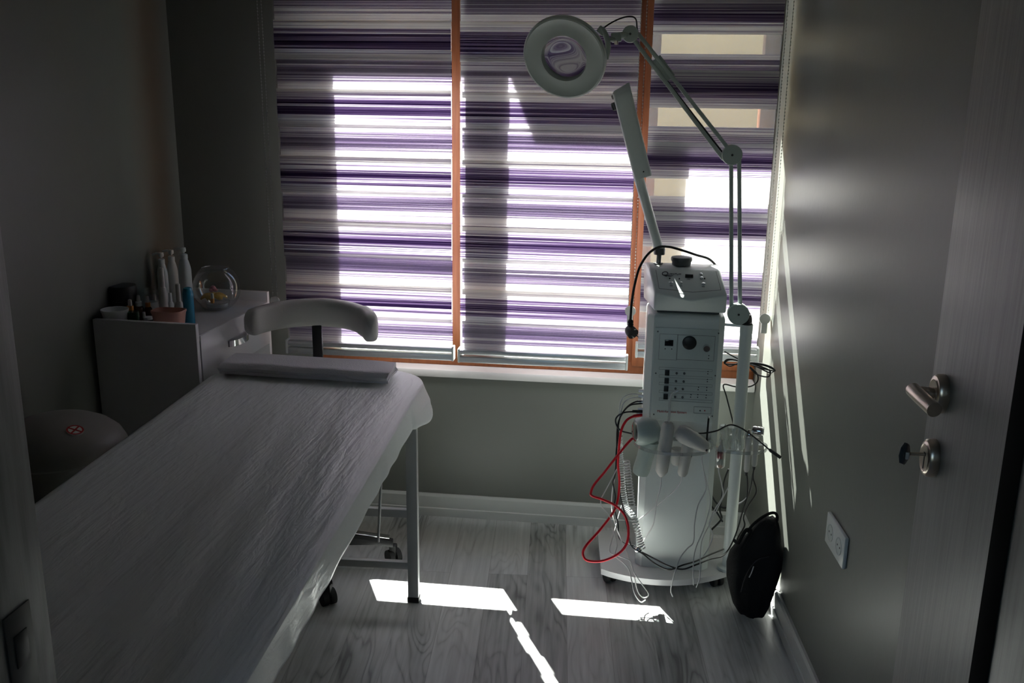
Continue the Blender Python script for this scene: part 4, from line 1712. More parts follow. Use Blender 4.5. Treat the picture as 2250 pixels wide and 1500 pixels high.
p = sp3(1452.5, 606)
text_mesh('logo_lettering', 'Q', 0.026, basis(p, (1, 0, 0), s_up, s_n), BLUEINK, st, 0.0006, 0.15)
p = sp3(1467, 604.3)
text_mesh('logo_lettering', 'UANTUM', 0.0096, basis(p, (1, 0, 0), s_up, s_n), BLUEINK, st, 0.0006, 0.15)
bm = new()
add_tube(bm, [sp3(1459, 604.0), sp3(1466, 606.5), sp3(1473, 607.5), sp3(1480, 606.4)], lambda t: 0.0003 + 0.0012 * math.sin(PI * t), 6)
obj('logo_swash', bm, BLUEINK, st)
cp_ = at(1497, 584, 2.968)
cp_.z = 1.0462
lathe_part('water_cap', [(0.0, 0.0), (0.029, 0.0), (0.030, 0.010), (0.033, 0.014), (0.034, 0.019), (0.032, 0.0245), (0.025, 0.026), (0.0, 0.0255)], cp_, DARKGREY, st, 48)
pb = at(1447, 572, 2.975)
pb.z = 1.044
pt0 = at(1449, 552, 2.965)
bm = new()
add_cyl(bm, pb, pt0 - V((0, 0, 0.006)), 0.0075, n=20)
add_lathe(bm, [(0.0, 0.0), (0.013, 0.0), (0.015, 0.004), (0.0, 0.005)], pb, n=24)
add_lathe(bm, [(0.0, -0.010), (0.0165, -0.010), (0.018, -0.006), (0.018, 0.008), (0.016, 0.012), (0.0, 0.012)], pt0, n=28)
obj('swivel_collar', bm, DARKGREY, st)
ph0, ph1 = at(1404, 392, 2.955), at(1362, 190, 2.93)
bm = new()
add_cyl(bm, pt0, ph0 + (ph0 - pt0).normalized() * 0.02, 0.0155, n=28)
obj('steam_pipe', bm, WHITE_PLASTIC, st)
hb0, hb1 = at(1413, 388, 2.95), at(1364, 193, 2.93)
hz = (hb1 - hb0).normalized()
hx = V((0, 1, 0)).cross(hz).normalized()
hy_ = hz.cross(hx)
HL = (hb1 - hb0).length
bm = new()
secs = []
NS = 14
for i in range(NS + 1):
    t = i / NS
    k = 1.0 if t < 0.92 else math.sqrt(max(0.05, 1 - ((t - 0.92) / 0.085) ** 2))
    w, dpt = 0.0275 + 0.001 * t, 0.026 * (0.85 + 0.15 * k)
    c = hb0 + hz * (HL * t)
    ring = []
    for j in range(24):
        a = 2 * PI * j / 24
        ring.append(bm.verts.new(c + hx * (abs(math.cos(a)) ** 0.35 * math.copysign(w, math.cos(a))) + hy_ * (abs(math.sin(a)) ** 0.35 * math.copysign(dpt * k, math.sin(a))) + hz * (0.010 * (t > 0.9) * math.cos(a))))
    secs.append(ring)
for A, B in zip(secs, secs[1:]):
    for k in range(24):
        q = (k + 1) % 24
        bm.faces.new((A[k], A[q], B[q], B[k]))
bm.faces.new(secs[0][::-1])
bm.faces.new(secs[-1])
hd = obj('steam_head', bm, WHITE_PLASTIC, st, sharp=50)
bm = new()
nz = hb0 + hz * (HL * 0.83) - hx * 0.0265
nzd = (-hx + V((0, -0.35, -0.1))).normalized()
add_lathe(bm, [(0.0, -0.006), (0.011, -0.006), (0.0125, 0.006), (0.0125, 0.011), (0.0095, 0.011), (0.009, 0.002), (0.0, 0.002)], nz, nzd, 24)
nz2 = hb0 + hz * (HL * 0.93) - hx * 0.0260
add_lathe(bm, [(0.0, -0.006), (0.0065, -0.006), (0.0065, 0.006), (0.0, 0.006)], nz2, nzd, 20)
obj('steam_nozzle', bm, DARKGREY, hd)
bm = new()
p = hb0 + hz * 0.016 + hx * 0.012 - hy_ * 0.0225
add_ball(bm, at(1414, 377, 2.9215), 0.0026, 1)
obj('screw', bm, BLACK, hd)
cord = [(1580, 640, 3.02), (1581, 600, 3.035), (1572, 582, 3.03), (1556, 568, 3.0), (1530, 560, 2.97), (1500, 550, 2.95), (1470, 542, 2.93), (1447, 543, 2.91), (1424, 558, 2.88),
        (1405, 588, 2.85), (1394, 628, 2.83), (1388, 665, 2.82), (1386, 690, 2.82), (1385, 706, 2.82)]
bm = new()
add_tube(bm, [at(*p) for p in cord], 0.0040, 10)
pc = obj('power_cord', bm, BLACK, st)
bm = new()
p0, p1 = at(1385, 702, 2.82), at(1386, 722, 2.82)
add_lathe(bm, [(0.0, 0.0), (0.0055, 0.0), (0.009, 0.004), (0.009, 0.010), (0.007, 0.011), (0.009, 0.013), (0.009, 0.018), (0.007, 0.019), (0.0085, 0.022), (0.010, 0.030), (0.0, 0.030)], p0, (p1 - p0), 20)
q0, q1 = at(1385, 726, 2.82), at(1399, 743, 2.79)
add_lathe(bm, [(0.0, -0.012), (0.012, -0.012), (0.016, -0.006), (0.018, 0.004), (0.018, 0.018), (0.0, 0.018)], q0, (q1 - q0), 28)
pg = obj('plug', bm, BLACK, pc)
bm = new()
dq = (q1 - q0).normalized()
u, w = frame_from(dq)
for s_ in (-0.0085, 0.0085):
    add_cyl(bm, q0 + dq * 0.017 + u * s_, q0 + dq * 0.034 + u * s_, 0.0022, n=12)
add_box(bm, (-0.003, -0.0175, 0.004), (0.003, -0.0165, 0.019), basis(q0, u, w, dq))
obj('plug_pin', bm, CHROME, pg)

# ------------------------------------------------------------------ magnifying lamp
LY = 2.868
lamp = thing('magnifying_lamp', 'round magnifying lamp on a jointed double-bar arm and white column', 'lamp', (0.376, LY, 0.09))
ptop = at(1640, 712, LY)
bm = new()
add_lathe(bm, [(0.0, 0.0605), (0.034, 0.0605), (0.034, 0.070), (0.0195, 0.074), (0.0185, 0.085), (0.0185, ptop.z - 0.028), (0.0195, ptop.z - 0.028), (0.0195, ptop.z), (0.0, ptop.z)], (0.374, LY, 0), n=40)
col_ = obj('column', bm, WHITE_PLASTIC, lamp)
bm = new()
add_cyl(bm, (0.374, LY, ptop.z - 0.001), (0.374, LY, ptop.z + 0.005), 0.0165, n=28)
add_cyl(bm, (0.374, LY, ptop.z + 0.004), (0.374, LY, ptop.z + 0.030), 0.0115, n=24)
obj('pivot', bm, BLACK, lamp)
bm = new()
a = fp(1600, 713)
add_cyl(bm, (bx1 + 0.0005, LY + 0.01, ptop.z - 0.006), (0.36, LY, ptop.z - 0.006), 0.0045, n=12)
obj('stay', bm, ALU, lamp)


def joint(name, px, py, Y, r, th=0.030, tilt=0.0):
    c = at(px, py, Y)
    o = lathe_part(name, [(0.0, -th / 2), (r * 0.96, -th / 2), (r, -th / 2 + 0.002), (r, th / 2 - 0.002), (r * 0.96, th / 2), (0.0, th / 2)], c, LAMP_GREY, lamp, 44, (tilt, 1, 0))
    bm = new()
    add_lathe(bm, [(0.0, 0.0), (0.0035, 0.0), (0.003, 0.002), (0.0, 0.002)], c - V((0, th / 2, 0)), (0, -1, 0), 16)
    obj('screw', bm, BLACK, o)
    return c


jl = joint('lower_joint', 1622, 689, LY - 0.006, 0.0325)
jm = joint('elbow_joint', 1608, 340, LY - 0.006, 0.0295)
jt = joint('upper_joint', 1385, 75, LY - 0.03, 0.0235, 0.026)


def bar(name, p, q, w=0.0115, d=0.012):
    p, q = V(p), V(q)
    z = (q - p).normalized()
    x = V((0, 1, 0)).cross(z).normalized()
    y = z.cross(x)
    bm = new()
    add_box(bm, (-w / 2, -d / 2, 0), (w / 2, d / 2, (q - p).length), basis(p, x, y, z), bev=0.0015)
    return obj(name, bm, LAMP_GREY, lamp)


bar('lower_arm_bar', at(1607, 690, LY), at(1606.5, 345, LY))
bar('lower_arm_bar', at(1626, 685, LY), at(1624, 345, LY))
bar('upper_arm_bar', at(1590, 350, LY), at(1393, 88, LY - 0.03))
bar('upper_arm_bar', at(1603, 330, LY), at(1402, 74, LY - 0.03))
bar('cross_plate', at(1441, 128, LY - 0.024), at(1474, 172, LY - 0.02), 0.030, 0.004)
bm = new()
add_cyl(bm, at(1400, 93, LY - 0.028), at(1590, 338, LY), 0.0026, n=10)
obj('tension_rod', bm, BLACK, lamp)

rc_ = at(1243, 123, 2.80)
rn = V((-0.20, -0.86, -0.43)).normalized()           # the way the lens looks
u = V((0, 0, 1)).cross(rn).normalized()
w = rn.cross(u)
bm = new()
prof = [(0.068, -0.016), (0.098, -0.016), (0.114, -0.008), (0.1215, 0.004), (0.1225, 0.014), (0.1195, 0.020), (0.115, 0.0215), (0.111, 0.0185), (0.080, 0.0165), (0.071, 0.0195), (0.067, 0.0195), (0.064, 0.012), (0.062, -0.008), (0.068, -0.016)]
add_lathe(bm, prof, rc_, rn, 80)
for f in [f for f in bm.faces if len(f.verts) > 4]:
    bm.faces.remove(f)
ring_ = obj('lamp_ring', bm, paint('lamp_white', (0.60, 0.645, 0.615), 0.35, 0.0), lamp, sharp=35)
bm = new()
lp = []
for i in range(9):
    r = 0.0635 * i / 8
    lp.append((r, -0.0065 * math.sqrt(max(0, 1 - (i / 8) ** 2)) * 0.9 - 0.0015))
lp2 = [(r, -h) for r, h in lp[::-1]]
add_lathe(bm, [(max(r, 0), h) for r, h in lp] + lp2, rc_ + rn * 0.002, rn, 64)
part_label(obj('lens', bm, LENS, ring_, sharp=60), 'clear magnifying lens')
bm = new()
cl = at(1330, 92, 2.805)
add_tube(bm, [at(1322, 62, 2.80), at(1332, 80, 2.798), at(1336, 105, 2.798), at(1331, 130, 2.80)], 0.008, 12)
add_box(bm, (-0.012, -0.012, -0.010), (0.012, 0.012, 0.010), basis(at(1322, 68, 2.805), (0.8, 0, -0.6), (0, 1, 0), (0.6, 0, 0.8)), bev=0.003)
obj('ring_clamp', bm, LAMP_GREY, lamp)
bm = new()
add_cyl(bm, at(1333, 88, 2.80), at(1352, 86, 2.815), 0.006, n=16)
add_box(bm, (-0.014, -0.011, -0.013), (0.014, 0.011, 0.013), basis(at(1354, 82, 2.82), (1, 0, 0.12), (0, 1, 0), (-0.12, 0, 1)), bev=0.003)
add_cyl(bm, at(1352, 80, 2.82), at(1380, 76, 2.835), 0.010, n=20)
obj('head_bracket', bm, LAMP_GREY, lamp)
bm = new()
add_lathe(bm, [(0.0, -0.004), (0.006, -0.004), (0.006, 0.006), (0.0, 0.007)], at(1354, 93, 2.81), (0, 0, -1), 14)
obj('wing_screw', bm, NICKEL, lamp)
bm = new()
add_tube(bm, [at(1320, 66, 2.80), at(1340, 52, 2.81), at(1362, 41, 2.82), at(1384, 36, 2.83), at(1397, 42, 2.835), at(1400, 62, 2.838), at(1404, 80, 2.845)], 0.0022, 8)
obj('lamp_cable', bm, BLACK, lamp)
bm = new()
add_tube(bm, [at(1640, 678, LY + 0.02), at(1650, 695, LY + 0.02), at(1651, 720, LY + 0.024), at(1651, 745, LY + 0.03)], 0.0022, 8)
obj('lamp_cable', bm, BLACK, lamp)
bm = new()
bund = [(1592, 772, 2.93), (1622, 788, 2.91), (1650, 797, 2.90), (1680, 803, 2.90), (1700, 812, 2.90), (1690, 818, 2.90), (1655, 802, 2.90), (1610, 790, 2.92), (1594, 796, 2.93), (1604, 804, 2.93), (1630, 796, 2.91),
        (1668, 798, 2.895), (1694, 806, 2.89), (1702, 815, 2.89), (1672, 808, 2.885), (1630, 794, 2.91), (1600, 789, 2.925), (1592, 798, 2.93), (1612, 800, 2.92), (1645, 799, 2.90), (1675, 806, 2.895), (1692, 815, 2.89), (1690, 826, 2.89),
        (1678, 827, 2.89), (1660, 820, 2.895), (1645, 804, 2.90), (1655, 812, 2.90), (1664, 822, 2.90), (1665, 836, 2.90), (1655, 846, 2.90), (1640, 850, 2.90), (1615, 849, 2.92), (1590, 845, 2.94), (1596, 870, 2.94), (1605, 905, 2.93), (1612, 933, 2.92)]
add_tube(bm, [at(*p) for p in bund], 0.0023, 8, 6)
obj('cable_bundle', bm, BLACK, lamp)

# ------------------------------------------------------------------ handpieces in the rack
GR = 'handpieces hanging in the clear tool rack'
HY = 2.765


def axis_lathe(name, a, b, prof, mat, parent, n=32):
    """prof in (radius, fraction of the length a->b)."""
    L = (b - a).length
    return lathe_part(name, [(r, f * L) for r, f in prof], a, mat, parent, n, (b - a))


def tubes(name, pts, r, mat, parent, n=8, k=8):
    bm = new()
    add_tube(bm, [at(*p) for p in pts], r, n, k)
    return obj(name, bm, mat, parent)


# mint hammer-shaped handpiece with a red cable
h = thing('hammer_handpiece', 'mint green hammer-shaped handpiece with chrome end and red cable', 'handpiece', at(1420, 985, HY), GR)
a, b = at(1396, 948, HY - 0.01), at(1450, 945, HY + 0.01)
axis_lathe('head', a, b, [(0.0, 0.0), (0.036, 0.0), (0.042, 0.10), (0.044, 0.35), (0.041, 0.65), (0.033, 0.86), (0.018, 0.98), (0.0, 1.0)], MINT, h, 44)
axis_lathe('chrome_face', a - (b - a).normalized() * 0.006, a + (b - a).normalized() * 0.002, [(0.0, 0.0), (0.024, 0.0), (0.031, 0.4), (0.031, 1.0), (0.0, 1.0)], CHROME, h, 40)
axis_lathe('handle', at(1428, 968, HY), at(1406, 1042, HY), [(0.0, 0.0), (0.028, 0.0), (0.0275, 0.2), (0.0255, 0.5), (0.0265, 0.85), (0.024, 0.97), (0.018, 1.0), (0.0, 1.0)], MINT, h, 36)
tubes('red_cable', [(1414, 911, 2.885), (1396, 913, 2.87), (1377, 923, 2.85), (1365, 946, 2.84), (1360, 985, 2.84), (1358, 1020, 2.84), (1361, 1057, 2.84), (1358, 1095, 2.83), (1348, 1124, 2.80), (1318, 1164, 2.75),
                    (1288, 1198, 2.71), (1281, 1217, 2.70), (1291, 1231, 2.69), (1323, 1232, 2.69), (1356, 1218, 2.70), (1376, 1196, 2.71), (1381, 1166, 2.72), (1374, 1134, 2.73), (1353, 1111, 2.735), (1324, 1097, 2.74),
                    (1301, 1089, 2.74), (1299, 1080, 2.745), (1306, 1064, 2.75), (1330, 1035, 2.76), (1358, 999, 2.765), (1384, 968, 2.77), (1397, 959, 2.775)], 0.0040, RED, h, 10)

# white vacuum handpiece with a bent glass tube
h = thing('vacuum_handpiece', 'straight white handpiece topped by a thin hooked glass tube', 'handpiece', at(1463, 985, HY - 0.035), GR)
axis_lathe('grip', at(1452, 1046, HY - 0.035), at(1469, 927, HY - 0.035), [(0.0, 0.0), (0.006, 0.0), (0.012, 0.04), (0.019, 0.10), (0.0205, 0.3), (0.0205, 0.8), (0.019, 0.93), (0.013, 0.99), (0.0, 1.0)], CREAM, h, 36)
tubes('glass_tube', [(1469, 930, 2.73), (1471, 905, 2.73), (1472, 880, 2.73), (1476, 868, 2.73), (1484, 861, 2.73), (1491, 858, 2.73)], 0.0034, HOSE, h, 12)
tubes('cord', [(1453, 1046, 2.73), (1451, 1070, 2.73), (1443, 1100, 2.74), (1439, 1130, 2.75), (1434, 1155, 2.76), (1420, 1178, 2.79), (1411, 1190, 2.80)], 0.0021, WHITECORD, h)
bm = new()
add_coil(bm, [at(*p) for p in ((1361, 950, 2.87), (1362, 990, 2.86), (1366, 1030, 2.85), (1369, 1075, 2.84), (1376, 1112, 2.83), (1392, 1135, 2.83))], 0.0085, 0.0017, 42)
part_label(obj('coiled_hose', bm, HOSE, h), 'clear coiled air hose')

# pistol-shaped brush handpiece
h = thing('brush_handpiece', 'white pistol-shaped handpiece with tapering nose in the rack', 'handpiece', at(1510, 985, HY - 0.03), GR)
axis_lathe('nose', at(1490, 946, HY - 0.03), at(1557, 986, HY - 0.045), [(0.0, -0.06), (0.016, -0.04), (0.025, 0.06), (0.028, 0.22), (0.026, 0.5), (0.021, 0.78), (0.015, 0.94), (0.006, 1.0), (0.0, 1.0)], CREAM, h, 40)
bm = new()
e = at(1555, 985, HY - 0.05)
add_ball(bm, e + V((-0.004, -0.006, -0.003)), 0.0045, 2)
obj('nose_tip', bm, BLACK, h)
axis_lathe('handle', at(1514, 968, HY - 0.03), at(1498, 1046, HY - 0.03), [(0.0, 0.0), (0.020, 0.0), (0.018, 0.3), (0.0165, 0.6), (0.0155, 0.9), (0.011, 0.98), (0.0, 1.0)], CREAM, h, 32)
bm = new()
add_box(bm, (-0.004, -0.004, -0.010), (0.004, 0.004, 0.010), Matrix.Translation(at(1518, 997, HY - 0.035)), bev=0.002)
obj('trigger', bm, BLACK, h)
tubes('cord', [(1498, 1046, 2.735), (1494, 1062, 2.74), (1474, 1085, 2.76), (1444, 1110, 2.79), (1422, 1128, 2.81), (1405, 1140, 2.83)], 0.0021, WHITECORD, h)

h = thing('rinse_cup', 'small white cup hanging between the straight and pistol-shaped handpieces', 'cup', at(1486, 1018, HY))
axis_lathe('cup', at(1486, 1020, HY + 0.01), at(1487, 985, HY + 0.01), [(0.0, 0.0), (0.012, 0.0), (0.0155, 0.1), (0.017, 0.9), (0.018, 1.0), (0.0, 1.0)], CREAM, h)
h = thing('metal_probe', 'thin dark rod with a bright tip standing in the rack', 'probe', at(1551, 985, HY))
axis_lathe('rod', at(1551, 990, HY - 0.01), at(1557, 919, HY - 0.01), [(0.0, 0.0), (0.0028, 0.0), (0.0028, 1.0), (0.0, 1.0)], BLACK, h, 14)
bm = new()
add_ball(bm, at(1557, 916, HY - 0.01), 0.0034, 2)
part_label(obj('tip', bm, CHROME, h), 'bright metal tip')
tubes('cord', [(1551, 990, 2.755), (1542, 1005, 2.755), (1547, 1040, 2.755), (1551, 1075, 2.75), (1534, 1110, 2.74), (1526, 1150, 2.72), (1524, 1190, 2.69), (1510, 1205, 2.66), (1495, 1225, 2.62), (1482, 1260, 2.60), (1474, 1295, 2.63), (1478, 1310, 2.66)], 0.0018, WHITECORD, h)

# clear glass suction tubes and the little spray bottle
for px, Y, y0, y1, r, lab in ((1591, 2.785, 992, 934, 0.014, 'left one of the clear glass suction tubes, behind the bottle'),
                              (1610, 2.775, 990, 938, 0.016, 'middle one of the clear glass suction tubes, beside the column'),
                              (1626, 2.79, 990, 941, 0.013, 'right one of the clear glass suction tubes, in front of the column')):
    h = thing('suction_tube', lab, 'glass tube', at(px, y0, Y), 'clear glass suction tubes in the rack')
    axis_lathe('glass', at(px, y0, Y), at(px, y1, Y), [(r * 0.5, 0.0), (r, 0.12), (r, 0.5), (r * 0.75, 0.62), (r * 0.9, 0.75), (r, 0.95), (r * 0.85, 1.0)], CUTGLASS, h, 32)
h = thing('spray_bottle', 'tiny clear bottle with red ring hanging from the right of the rack', 'bottle', at(1582, 1024, 2.755))
axis_lathe('bottle', at(1582, 1025, 2.755), at(1583, 986, 2.755), [(0.0, 0.0), (0.013, 0.0), (0.015, 0.06), (0.015, 0.85), (0.009, 0.95), (0.009, 1.0), (0.0, 1.0)], CUTGLASS, h, 32)
axis_lathe('insert', at(1582, 1006, 2.755), at(1583, 994, 2.755), [(0.0, 0.0), (0.009, 0.0), (0.009, 1.0), (0.0, 1.0)], REDINK, h, 24)
axis_lathe('nozzle', at(1583, 990, 2.755), at(1585, 965, 2.755), [(0.0, 0.0), (0.010, 0.0), (0.007, 0.35), (0.003, 0.5), (0.0025, 1.0), (0.0, 1.0)], CREAM, h, 20)
tubes('tube', [(1580, 1026, 2.755), (1579, 1034, 2.755), (1586, 1065, 2.76), (1588, 1090, 2.76), (1570, 1120, 2.76), (1558, 1150, 2.75), (1566, 1175, 2.74), (1556, 1205, 2.73), (1545, 1222, 2.72)], 0.0018, WHITECORD, h)

# two pen-like probes with chrome heads
for px0, y0, px1, y1, Y, lab, cordp in (
        (1640, 1036, 1646, 958, 2.785, 'left pen probe with a small chrome dome, right of the column', [(1640, 1036, 2.785), (1643, 1060, 2.785), (1641, 1095, 2.79), (1630, 1130, 2.80), (1622, 1158, 2.80), (1612, 1185, 2.79), (1600, 1208, 2.77), (1585, 1222, 2.74), (1560, 1228, 2.71), (1530, 1240, 2.665), (1500, 1250, 2.66), (1470, 1243, 2.66), (1440, 1228, 2.70), (1411, 1213, 2.76)]),
        (1657, 1024, 1661, 960, 2.80, 'right pen probe with a wide chrome roller head, next to the wall', [(1657, 1024, 2.80), (1655, 1050, 2.80), (1662, 1080, 2.81), (1645, 1110, 2.82), (1634, 1135, 2.83), (1636, 1155, 2.82), (1622, 1180, 2.80), (1616, 1200, 2.79)])):
    h = thing('pen_probe', lab, 'probe', at(px0, y0, Y), 'pen probes with chrome heads')
    a, b = at(px0, y0, Y), at(px1, y1, Y)
    axis_lathe('grip', a, b, [(0.0, 0.0), (0.006, 0.0), (0.0085, 0.06), (0.009, 0.7), (0.010, 1.0), (0.0, 1.0)], CREAM, h, 28)
    if px0 < 1650:
        axis_lathe('head', b, b + (b - a).normalized() * 0.022, [(0.0, 0.0), (0.012, 0.0), (0.013, 0.3), (0.010, 0.7), (0.004, 1.0), (0.0, 1.0)], CHROME, h, 28)
    else:
        c = at(1666, 946, Y - 0.005)
        axis_lathe('head', c + V((-0.017, 0.004, 0)), c + V((0.017, -0.004, 0)), [(0.0, 0.0), (0.012, 0.02), (0.014, 0.2), (0.014, 0.8), (0.012, 0.98), (0.0, 1.0)], CHROME, h, 32)
    axis_lathe('strain_relief', a + (a - b).normalized() * 0.012, a, [(0.0, 0.0), (0.003, 0.0), (0.0055, 1.0), (0.0, 1.0)], BLACK, h, 16)
    tubes('cord', cordp, 0.0025, BLACK, h)

# loose leads
h = thing('probe_lead', 'black lead draped across the rack, its end pointing down at the wall', 'cable', at(1620, 936, 2.76))
tubes('wire', [(1533, 952, 2.80), (1550, 951, 2.77), (1575, 946, 2.745), (1595, 936, 2.735), (1608, 933, 2.735), (1628, 940, 2.735), (1648, 953, 2.735), (1672, 972, 2.735), (1692, 989, 2.735)], 0.0024, BLACK, h)
axis_lathe('sleeve', at(1690, 987, 2.735), at(1715, 1005, 2.735), [(0.0, 0.0), (0.0035, 0.0), (0.0055, 0.12), (0.005, 1.0), (0.0, 1.0)], BLACK, h, 16)
h = thing('probe_lead', 'twisted black lead looping from the side sockets down to the base board', 'cable', at(1380, 1150, 2.80))
tubes('wire', [(1414, 881, 2.885), (1395, 883, 2.875), (1376, 896, 2.865), (1361, 922, 2.86), (1358, 960, 2.86), (1354, 1000, 2.855), (1360, 1045, 2.85), (1362, 1081, 2.84), (1371, 1121, 2.83), (1377, 1153, 2.81), (1385, 1193, 2.77), (1397, 1208, 2.76), (1412, 1216, 2.752), (1440, 1238, 2.70), (1470, 1251, 2.66), (1500, 1241, 2.655), (1530, 1232, 2.69), (1560, 1218, 2.74), (1590, 1206, 2.78)], 0.0025, BLACK, h)
tubes('wire', [(1414, 904, 2.885), (1393, 904, 2.87), (1372, 906, 2.86), (1356, 915, 2.855), (1353, 928, 2.85), (1363, 945, 2.845), (1390, 953, 2.84)], 0.0026, BLACK, h)
tubes('wire', [(1414, 886, 2.885), (1385, 890, 2.86), (1368, 908, 2.855), (1357, 935, 2.85), (1355, 985, 2.848), (1352, 1040, 2.84), (1347, 1060, 2.84), (1352, 1090, 2.83), (1350, 1115, 2.82), (1358, 1150, 2.80), (1360, 1180, 2.78), (1374, 1193, 2.77), (1395, 1199, 2.765)], 0.0022, BLACK, h)
for pts_ in ([(1414, 904, 2.885), (1390, 903.5, 2.87)],):
    tubes('jack_plug', pts_, 0.005, BLACK, h)
tubes('jack_plug', [(1415, 910.5, 2.886), (1392, 914, 2.868)], 0.0052, RED, h)
h = thing('coiled_lead', 'white coiled lead hanging from the left of the rack to base board', 'cable', at(1385, 1110, 2.80))
bm = new()
add_coil(bm, [at(*p) for p in ((1377, 1010, 2.82), (1382, 1050, 2.82), (1387, 1090, 2.81), (1392, 1130, 2.80), (1402, 1170, 2.79), (1412, 1205, 2.775))], 0.0088, 0.0022, 32)
obj('coil', bm, WHITECORD, h)
bm = new()
c = at(1402, 1211, 2.762)
for s_ in range(3):
    add_ball(bm, c + V((-0.004 + 0.004 * s_, 0.002 * s_, 0.004 + 0.004 * (s_ % 2))), 0.009, 2, (1, 0.8, 1))
part_label(obj('end_cap', bm, CHROME, h), 'bright metal end fitting')
h = thing('white_lead', 'thin white leads hanging at the left over the base board edge', 'cable', at(1372, 1250, 2.68))
for pts_ in ([(1414, 868, 2.885), (1385, 866, 2.87), (1366, 878, 2.865), (1361, 905, 2.86), (1359, 940, 2.86)], [(1414, 874, 2.885), (1388, 874, 2.87), (1370, 886, 2.865), (1363, 915, 2.86)],
             [(1355, 1030, 2.84), (1341, 1058, 2.82), (1326, 1085, 2.80), (1320, 1100, 2.79), (1324, 1115, 2.79), (1340, 1135, 2.78), (1347, 1165, 2.76), (1356, 1195, 2.74), (1352, 1220, 2.72), (1368, 1235, 2.69), (1381, 1250, 2.67), (1388, 1275, 2.63), (1395, 1305, 2.63), (1408, 1322, 2.66), (1418, 1318, 2.68)],
             [(1350, 1050, 2.85), (1345, 1080, 2.85), (1344, 1110, 2.84), (1348, 1140, 2.81), (1362, 1180, 2.77), (1378, 1215, 2.72), (1386, 1240, 2.67), (1396, 1262, 2.65), (1412, 1285, 2.66), (1425, 1305, 2.66), (1415, 1313, 2.66), (1402, 1300, 2.65), (1394, 1268, 2.64)],
             [(1366, 1110, 2.84), (1352, 1160, 2.79), (1340, 1210, 2.72), (1362, 1222, 2.70), (1384, 1232, 2.68), (1392, 1255, 2.64)]):
    tubes('wire', pts_, 0.0017, WHITECORD, h)
h = thing('white_lead', 'thin white lead trailing over the base front near its centre', 'cable', at(1530, 1250, 2.66))
tubes('wire', [(1540, 1000, 2.80), (1545, 1030, 2.79), (1556, 1070, 2.78), (1560, 1110, 2.77), (1545, 1165, 2.73), (1530, 1200, 2.70), (1524, 1230, 2.665), (1523, 1262, 2.64), (1524, 1285, 2.66)], 0.0017, WHITECORD, h)
tubes('wire', [(1600, 1070, 2.79), (1580, 1110, 2.78), (1560, 1150, 2.76), (1543, 1185, 2.73), (1539, 1215, 2.69), (1538, 1245, 2.655), (1537, 1270, 2.65), (1530, 1290, 2.665)], 0.0017, WHITECORD, h)
h = thing('black_lead', 'thick black leads behind the column, dropping to the base board', 'cable', at(1590, 1120, 2.93))
for pts_ in ([(1601, 1030, 2.93), (1592, 1055, 2.93), (1588, 1080, 2.93), (1582, 1120, 2.94), (1585, 1140, 2.94), (1562, 1165, 2.92)], [(1562, 1085, 2.95), (1575, 1105, 2.94), (1592, 1115, 2.93), (1620, 1108, 2.90), (1640, 1095, 2.88), (1650, 1070, 2.86), (1655, 1040, 2.84)],
             [(1560, 1108, 2.95), (1575, 1125, 2.94), (1588, 1146, 2.93)]):
    tubes('wire', pts_, 0.0032, BLACK, h)

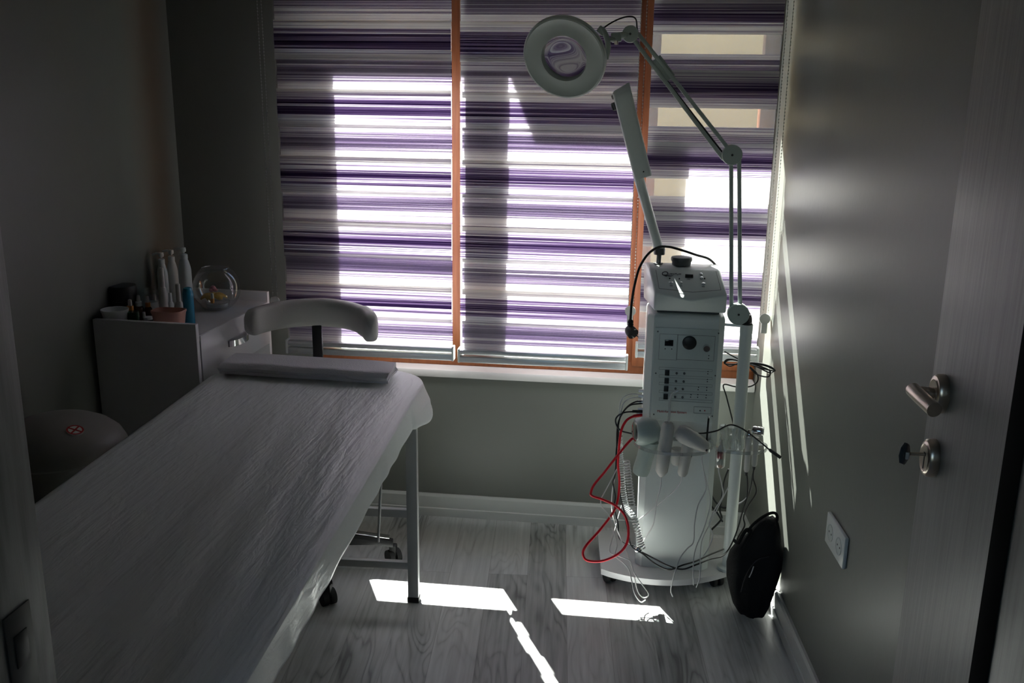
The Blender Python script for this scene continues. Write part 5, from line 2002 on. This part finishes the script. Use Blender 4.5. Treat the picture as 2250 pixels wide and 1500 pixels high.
# ------------------------------------------------------------------ black bag on the floor
bag = thing('backpack', 'limp black backpack on the floor between trolley and right wall', 'bag', at(1645, 1340, 2.69))
rows = [(1345, 1632, 1668), (1338, 1620, 1680), (1322, 1609, 1690), (1300, 1603, 1698), (1270, 1596, 1709), (1240, 1596, 1718), (1215, 1603, 1721), (1198, 1616, 1721), (1180, 1640, 1719), (1160, 1657, 1715), (1146, 1668, 1711), (1138, 1680, 1706)]
bm = new()
rings = []
BYC = 2.685
for k, (py, xl, xr) in enumerate(rows):
    a, b = at(xl, py, BYC), at(xr, py, BYC)
    c = (a + b) / 2
    hw = (b - a).length / 2
    dp = 0.062 - 0.004 * k if k > 1 else 0.03 + 0.02 * k
    ring = []
    for j in range(40):
        an = 2 * PI * j / 40
        kx = abs(math.cos(an)) ** 0.75 * math.copysign(1, math.cos(an))
        ky = abs(math.sin(an)) ** 0.75 * math.copysign(1, math.sin(an))
        nz_ = noise.noise(V((c.x * 20 + kx * 2.5, ky * 2.5, c.z * 30))) * 0.016
        p = c + V((kx * hw, ky * (dp + nz_), 0))
        p.z = max(0.002, c.z + noise.noise(V((kx * 3, ky * 3, k * 0.7))) * 0.004)
        p.x = min(p.x, right_x(p.y) - 0.003)
        ring.append(bm.verts.new(p))
    rings.append(ring)
for A, B in zip(rings, rings[1:]):
    for j in range(40):
        q = (j + 1) % 40
        bm.faces.new((A[j], A[q], B[q], B[j]))
bm.faces.new(rings[0][::-1])
bm.faces.new(rings[-1])
obj('body', bm, BLACKCLOTH, bag, sharp=180)
bm = new()
add_tube(bm, [at(1642, 1168, 2.66), at(1655, 1152, 2.66), at(1672, 1138, 2.67), at(1690, 1128, 2.68), at(1703, 1127, 2.685), at(1708, 1136, 2.685), at(1706, 1150, 2.68)], 0.0045, 10)
obj('handle', bm, BLACKCLOTH, bag)
bm = new()
add_tube(bm, [at(1612, 1186, 2.66), at(1622, 1192, 2.65), at(1630, 1178, 2.65), at(1640, 1164, 2.655), at(1650, 1166, 2.66), at(1640, 1185, 2.655), at(1628, 1205, 2.645)], 0.0055, 10)
obj('strap', bm, BLACKCLOTH, bag)
bm = new()
add_tube(bm, [at(1646, 1268, 2.612), at(1651, 1258, 2.612), at(1656, 1244, 2.614)], 0.0016, 8)
part_label(obj('zip_pull', bm, ALU, bag), 'pale zip pull')
bm = new()
add_tube(bm, [at(1628, 1300, 2.622), at(1640, 1262, 2.612), at(1662, 1232, 2.615), at(1690, 1222, 2.625)], 0.0016, 8)
obj('zip', bm, BLACK, bag)
